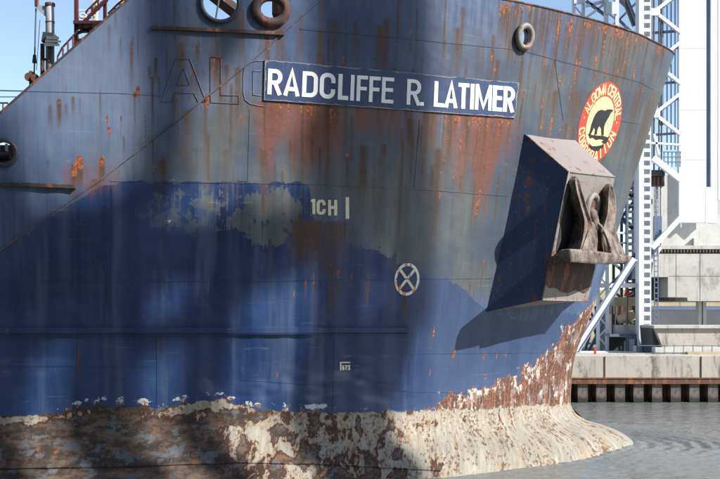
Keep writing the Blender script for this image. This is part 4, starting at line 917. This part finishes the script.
for a, b, c, d in ((586, 40, 606, 62), (606, 40, 586, 62), (586, 62, 606, 84), (619, 0, 639, 20), (639, 0, 619, 20), (619, 20, 639, 40), (606, 120, 640, 150), (640, 120, 606, 150), (606, 150, 640, 180), (640, 150, 612, 178), (616, 180, 640, 206), (612, 206, 640, 180), (608, 206, 640, 232), (610, 288, 637, 312), (637, 288, 612, 310), (586, 300, 598, 330), (600, 330, 588, 352)):
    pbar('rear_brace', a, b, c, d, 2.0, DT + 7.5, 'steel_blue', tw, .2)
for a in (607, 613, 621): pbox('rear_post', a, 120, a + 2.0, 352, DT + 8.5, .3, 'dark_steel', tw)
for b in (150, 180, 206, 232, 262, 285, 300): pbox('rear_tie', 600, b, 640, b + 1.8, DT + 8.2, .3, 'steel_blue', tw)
for k in range(30): pbox('ladder_rung', 654.5, 190 + k * 5.4, 658, 191 + k * 5.4, DT + .9, .05, 'steel_blue', tw)
for a in (654.2, 657.8): pbox('ladder_stile', a, 186, a + .7, 352, DT + .9, .06, 'steel_blue', tw)
for a in (667, 671, 675): MB().tube([at(a, -60, DT + 2.4), at(a, 150, DT + 2.4)], .035, 5).build('cable', 'dark_steel', tw)
# white guide girder
gd = thing('guide_girder', 'broad white box girder hanging down beside the lift tower', 'girder')
pbox('front_plate', 679, -120, 706.3, 222.5, 61.70, .35, 'white_clean', gd)
pbox('web_plate', 705.8, -120, 711.2, 223, 61.90, .15, 'steel_blue', gd)
pbox('side_plate', 711, -120, 717.5, 223.2, 61.70, .35, 'white_clean', gd); pbox('lower_plate', 705.5, 187, 711.5, 222.8, 61.69, .3, 'white_clean', gd)
for yy in (48.5, 110, 160): pbar('plate_joint', 679.5, yy, 706, yy, .5, 57.99, 'pale_concrete', gd, .03)
rt = thing('lattice_mast', 'dark riveted lattice mast right of the white girder', 'mast')
pbox('chord', 718.2, -120, 721, 200, 64, .4, 'white', rt); pbox('chord', 733, -120, 737, 200, 64, .4, 'white', rt)
y = -120; s = 0
while y < 190:
    pbar('lacing_bar', *((719, y, 735, y + 14) if s % 2 == 0 else (735, y, 719, y + 14)), 2.6, 64.1, 'steel_blue', rt, .15); y += 14; s += 1
# counterweight and pier
cw = thing('counterweight', 'grey concrete counterweight block hung behind the tower bracing', 'counterweight')
pbox('block', 649, 175, 735, 247, 65.6, 4, 'pale_concrete', cw)
pbox('rope_clamp', 649.5, 170, 665, 176, 60.9, .6, 'dark_steel', cw); pbox('rope_clamp', 651, 176.5, 664.5, 186, 61.1, .5, 'dark_steel', cw)
for a in (653.5, 657.5, 661.5): pbox('clamp_bolt', a, 177, a + 1.6, 185, 61.0, .1, 'rust', cw)
for a in (654, 659, 661.5): MB().tube([at(a, 172, 61.2), at(a, -60, 61.2)], .05, 6).build('hoist_rope', 'dark_steel', cw)
for a in (656.5, 661): MB().tube([at(a, 186, 61.4), at(a, 250, 61.4)], .07, 6).build('guide_rod', 'concrete', cw)
pbox('guide_shoe', 655, 216, 662, 240, 61.3, .4, 'steel_blue', cw); pbox('bracket', 649.5, 199, 652.5, 204, 61.5, .4, 'dark_steel', cw)
pier = thing('bridge_pier', 'massive pale concrete bridge pier block with a dark square recess', 'pier')
def pprism(name, pts, D, depth, mat, parent): return MB().quad_prism([at(a, b, D) for a, b in pts], [at(a, b, D) + Vector((0, depth, 0)) for a, b in pts]).build(name, mat, parent)
pprism('body', [(655, 253.5), (651, 277), (668, 277), (668, 297), (687, 297.5), (688, 301), (760, 301), (760, 253.5)], 61.30, 7, 'concrete', pier)
pbox('recess_wall', 650, 276, 669, 300, 63.20, 4, 'grey_wall', pier)
pbox('bearing_strip', 655, 248.4, 760, 253.3, 61.70, 5, 'dark_steel', pier)
pbox('top_slab', 660, 245.5, 760, 249, 61.10, 6, 'concrete', pier)
for a in np.arange(658, 730, 3.2): pbox('bearing_block', a, 249.6, a + 1.7, 252.6, 61.40, .3, 'concrete', pier)
for a in (698.5, 703.2): pbox('column', a, 300.8, a + 3.2, 328, 62.80, .5, 'white', pier)
pbox('column_foot', 697, 326, 708, 328.5, 62.60, .8, 'white', pier)
pbar('knee_brace', 651, 262, 660, 248, 3, 61.10, 'white', pier, .3)
pbox('ladder_cage', 694, 238, 698, 246, 65.3, .3, 'pale_concrete', cw)
# abutment in front of the pier
ab = thing('abutment', 'low pale concrete abutment with stained sloping face on the quay', 'abutment')
pprism('body', [(655, 327.5), (663, 348), (663, 353), (760, 353), (760, 327.5)], 56.8, 2, 'quay_concrete', ab)
pprism('painted_shade_side', [(652, 326), (655.5, 328), (663.4, 348), (662, 353), (654, 353)], 57.3, 2.5, 'dark_steel', ab)  # concrete side coloured dark to stand for its shade
pbox('coping', 654, 325.5, 760, 328.2, 56.6, 2.6, 'concrete', ab)
pbox('kerb', 655, 347.5, 760, 355, 55.6, .6, 'pale_concrete', ab)
pbox('step_block', 688, 352, 726, 356.5, 55.1, .4, 'tan', ab)
hr = thing('quay_railing', 'thin steel pipe railing along the quay by the abutment', 'railing')
for a in np.arange(655, 735, 9.5): pbar('stanchion', a, 345, a, 356, .6, 55.3, 'steel_blue', hr, .04)
pbar('top_rail', 640, 345.5, 735, 345.5, .6, 55.3, 'steel_blue', hr, .04)
for a in (676, 700, 724): pbox('form_joint', a, 253.8, a + .35, 300.8, 61.29, .03, 'grey_wall', pier)
pbox('form_joint', 668.5, 276, 758, 276.35, 61.29, .03, 'grey_wall', pier)
# road beyond
rd = thing('road_parapet', 'long dark grey road parapet behind the pier columns', 'wall')
MB().box(19, 80, 2.3, 75, 81, 5.3).build('parapet', 'grey_wall', rd); MB().box(19, 79.9, 5.0, 75, 81.05, 5.32).build('parapet_coping', 'steel_blue', rd)
bw = thing('tan_wall', 'pale tan stone wall beyond the road under the pier', 'wall')
MB().box(15, 95, 2.3, 80, 96, 6.9).build('stone_face', 'tan', bw)
fn = thing('road_fence', 'wire fence with thin posts on the dark parapet', 'fence')
for a in np.arange(20, 60, 1.9): MB().box(a, 80.4, 5.3, a + .06, 80.46, 6.6).build('post', 'steel_blue', fn)
for zz in (5.6, 6.55): MB().box(19.5, 80.42, zz, 60, 80.45, zz + .04).build('rail', 'steel_blue', fn)
cpos = at(675, 304, 79)
rdk = MB().box(19, 77.5, 2.3, 75, 79.95, cpos.z - .5).build('road', 'grey_wall'); tag(rdk, kind='structure')

# machinery under the tower
mc = thing('bridge_machinery', 'tan and brown hoist machinery on a concrete plinth under the tower', 'machinery')
pbox('machine_wall', 615, 297, 638, 314, DT + 3.5, 1.5, 'tan', mc); pbox('plinth', 617, 325, 636, 334.5, DT + .8, 1.2, 'concrete', mc)
pbox('plinth_ledge', 610, 334, 637, 336.5, DT + .6, 1.6, 'steel_blue', mc)
pbox('dark_vault', 606, 337, 628, 353, DT + 2, 1.5, 'dark_steel', mc)
m = MB(); m.tube([at(618, 320, DT + 1.4), at(634, 315, DT + 1.4)], .3, 12); m.tube([at(624, 312, DT + 1.3), at(632, 324, DT + 1.3)], .12, 8); m.build('drum', 'tan', mc, True)
m = MB(); m.tube([at(620, 314, DT + 2.2), at(620, 325, DT + 2.2)], .25, 10); m.box(*at(622, 318, DT + 2.4), *at(636, 306, DT + 3)); m.build('gearbox', 'dark_rust', mc)
for a in (612, 616, 621): pbox('pipe', a, 306, a + 1.4, 336, DT + 1.8, .1, 'rust', mc)
fg = thing('warning_lamp', 'small red cone-shaped warning lamp among the bridge machinery', 'lamp')
c = at(627.5, 296, DT + 1); MB().loft([[c + Vector((math.cos(k) * r, math.sin(k) * r, h)) for k in np.arange(0, 6.28, .63)] for r, h in ((.25, 0), (.22, .06), (.09, .34), (.06, .5))]).build('cone', 'red', fg); MB().tube([c - Vector((0, 0, 2.5)), c], .04, 6).build('stem', 'dark_steel', fg)
cb = thing('control_cabinet', 'grey steel control cabinet beside the dark vault under the tower', 'cabinet')
pbox('body', 628.5, 337, 635.5, 353.5, DT + .4, .7, 'steel_blue', cb); pbox('door', 629.5, 339, 634.5, 351, DT + .37, .03, 'pale_concrete', cb)
rb = thing('mooring_marker', 'tiny red marker post standing on the quay edge', 'marker')
pbox('post', 594.3, 347, 596.3, 355, 55.5, .12, 'red', rb)

# ------------------------------------------------------------------ added near-bank shade casters, out of frame, cut to the bow's shade bands
nt = thing('near_shade_caster', 'added unseen plates on the near bank, shaped to shade the hull', 'tower')
YN = -5.0
def caster(px, py):
    p = hit(min(px, 600), py); k = (p.y - YN) / (-SUN.y); return p + SUN * k
def cpoly(name, pts, depth=.6):
    P = [caster(a, b) for a, b in pts]; return MB().quad_prism(P, [p + Vector((0, -depth, 0)) for p in P]).build(name, 'steel_blue', nt)
def cpost(px, wpx, name='leg'):
    c = caster(px, 250); w = wpx * .03 ; MB().box(c.x - w / 2, YN - w / 2, 3.2, c.x + w / 2, YN + w / 2, 70).build(name, 'steel_blue', nt)
cpost(350, 34); cpost(-90, 60)  # added uprights, set where their shade should fall on the hull
_r = random.Random(21)
def slats(name, x0, x1, top, bot, w0, w1, g0, g1):
    """open panel of upright plates; top/bot give its edges along the photo columns"""
    a = x0
    while a < x1:
        w = _r.uniform(w0, w1); b = min(a + w, x1); sk = _r.uniform(-5, 5)
        cpoly(name, [(a, np.interp(a, *top)), (b, np.interp(b, *top)), (b + sk, np.interp(b, *bot)), (a + sk, np.interp(a, *bot))]); a = b + _r.uniform(g0, g1)
for nm, pts in (('shade_streak', [(402, 90), (428, 90), (434, 300), (430, 480), (398, 480), (400, 300)]),
                ('web_plate', [(322, 108), (368, 100), (371, 480), (340, 480), (334, 300)]),
                ('web_plate', [(371, 306), (400, 298), (398, 480), (374, 480)]),
                ('shade_end', [(-90, 100), (14, 116), (40, 200), (46, 330), (40, 480), (-90, 480)]),
                ('shade_plate', [(36, 204), (116, 198), (116, 326), (40, 322)]),
                ('post', [(120, 190), (172, 176), (178, 480), (116, 480)]),
                ('shade_plate', [(170, 214), (236, 222), (236, 258), (172, 266)]),
                ('shade_plate', [(172, 306), (236, 300), (238, 330), (172, 332)]),
                ('post', [(236, 200), (262, 190), (262, 480), (232, 480)]),
                ('shade_plate', [(258, 208), (336, 196), (336, 256), (300, 262), (258, 290)]),
                ('upper_shade', [(166, -60), (192, -60), (196, 60), (182, 190), (162, 190)]),
                ('upper_shade', [(232, -60), (252, -60), (246, 40), (238, 60)])):
    cpoly(nm, pts)  # added plates, each outlined as the shade band it should cast
slats('shade_slat', 336, 432, ([300, 440], [-60, -60]), ([336, 380, 432], [96, 112, 92]), 22, 36, 10, 16)

# ------------------------------------------------------------------ unseen tree belt, added behind the camera to block sky fill
def sky_blocking_trees():
    rg = np.random.RandomState(3); V = []; F = []
    for x0 in np.arange(-130, 33, 4.2):
        cx = x0 + rg.uniform(-1.5, 1.5); cy = -10 + rg.uniform(-2.5, 2.5); h = rg.uniform(30, 37); n = 2600
        d = rg.normal(size=(n, 3)); d /= np.linalg.norm(d, axis=1)[:, None]; r = rg.rand(n) ** .4
        c = np.array([cx, cy, 3.2 + h * .55]) + d * r[:, None] * np.array([3.4, 3.0, h * .48]); u = rg.normal(size=(n, 3)); w = rg.normal(size=(n, 3))
        u *= .5 / np.linalg.norm(u, axis=1)[:, None]; w *= .5 / np.linalg.norm(w, axis=1)[:, None]
        o = len(V) ; Q = np.stack([c - u, c - w, c + u, c + w], 1).reshape(-1, 3); V += Q.tolist(); F += (np.arange(n * 4).reshape(-1, 4) + o).tolist()
        k = len(V); a = .3; V += [[cx - a, cy - a, 3], [cx + a, cy - a, 3], [cx, cy + a, 3], [cx, cy, 3 + h * .8]]; F += [[k, k + 1, k + 3], [k + 1, k + 2, k + 3], [k + 2, k, k + 3]]
    me = bpy.data.meshes.new('wood'); me.from_pydata(V, [], F); t = NT('leaf_green'); me.materials.append(t.fin(t.mix(t.noise(t.coord(), 1.2, 3), (.018, .036, .01), (.05, .08, .022)), .7))
    o = bpy.data.objects.new('wood', me); COL.objects.link(o); tag(o, 'dark green tree belt added out of view to block sky fill', 'trees', kind='stuff')
sky_blocking_trees()
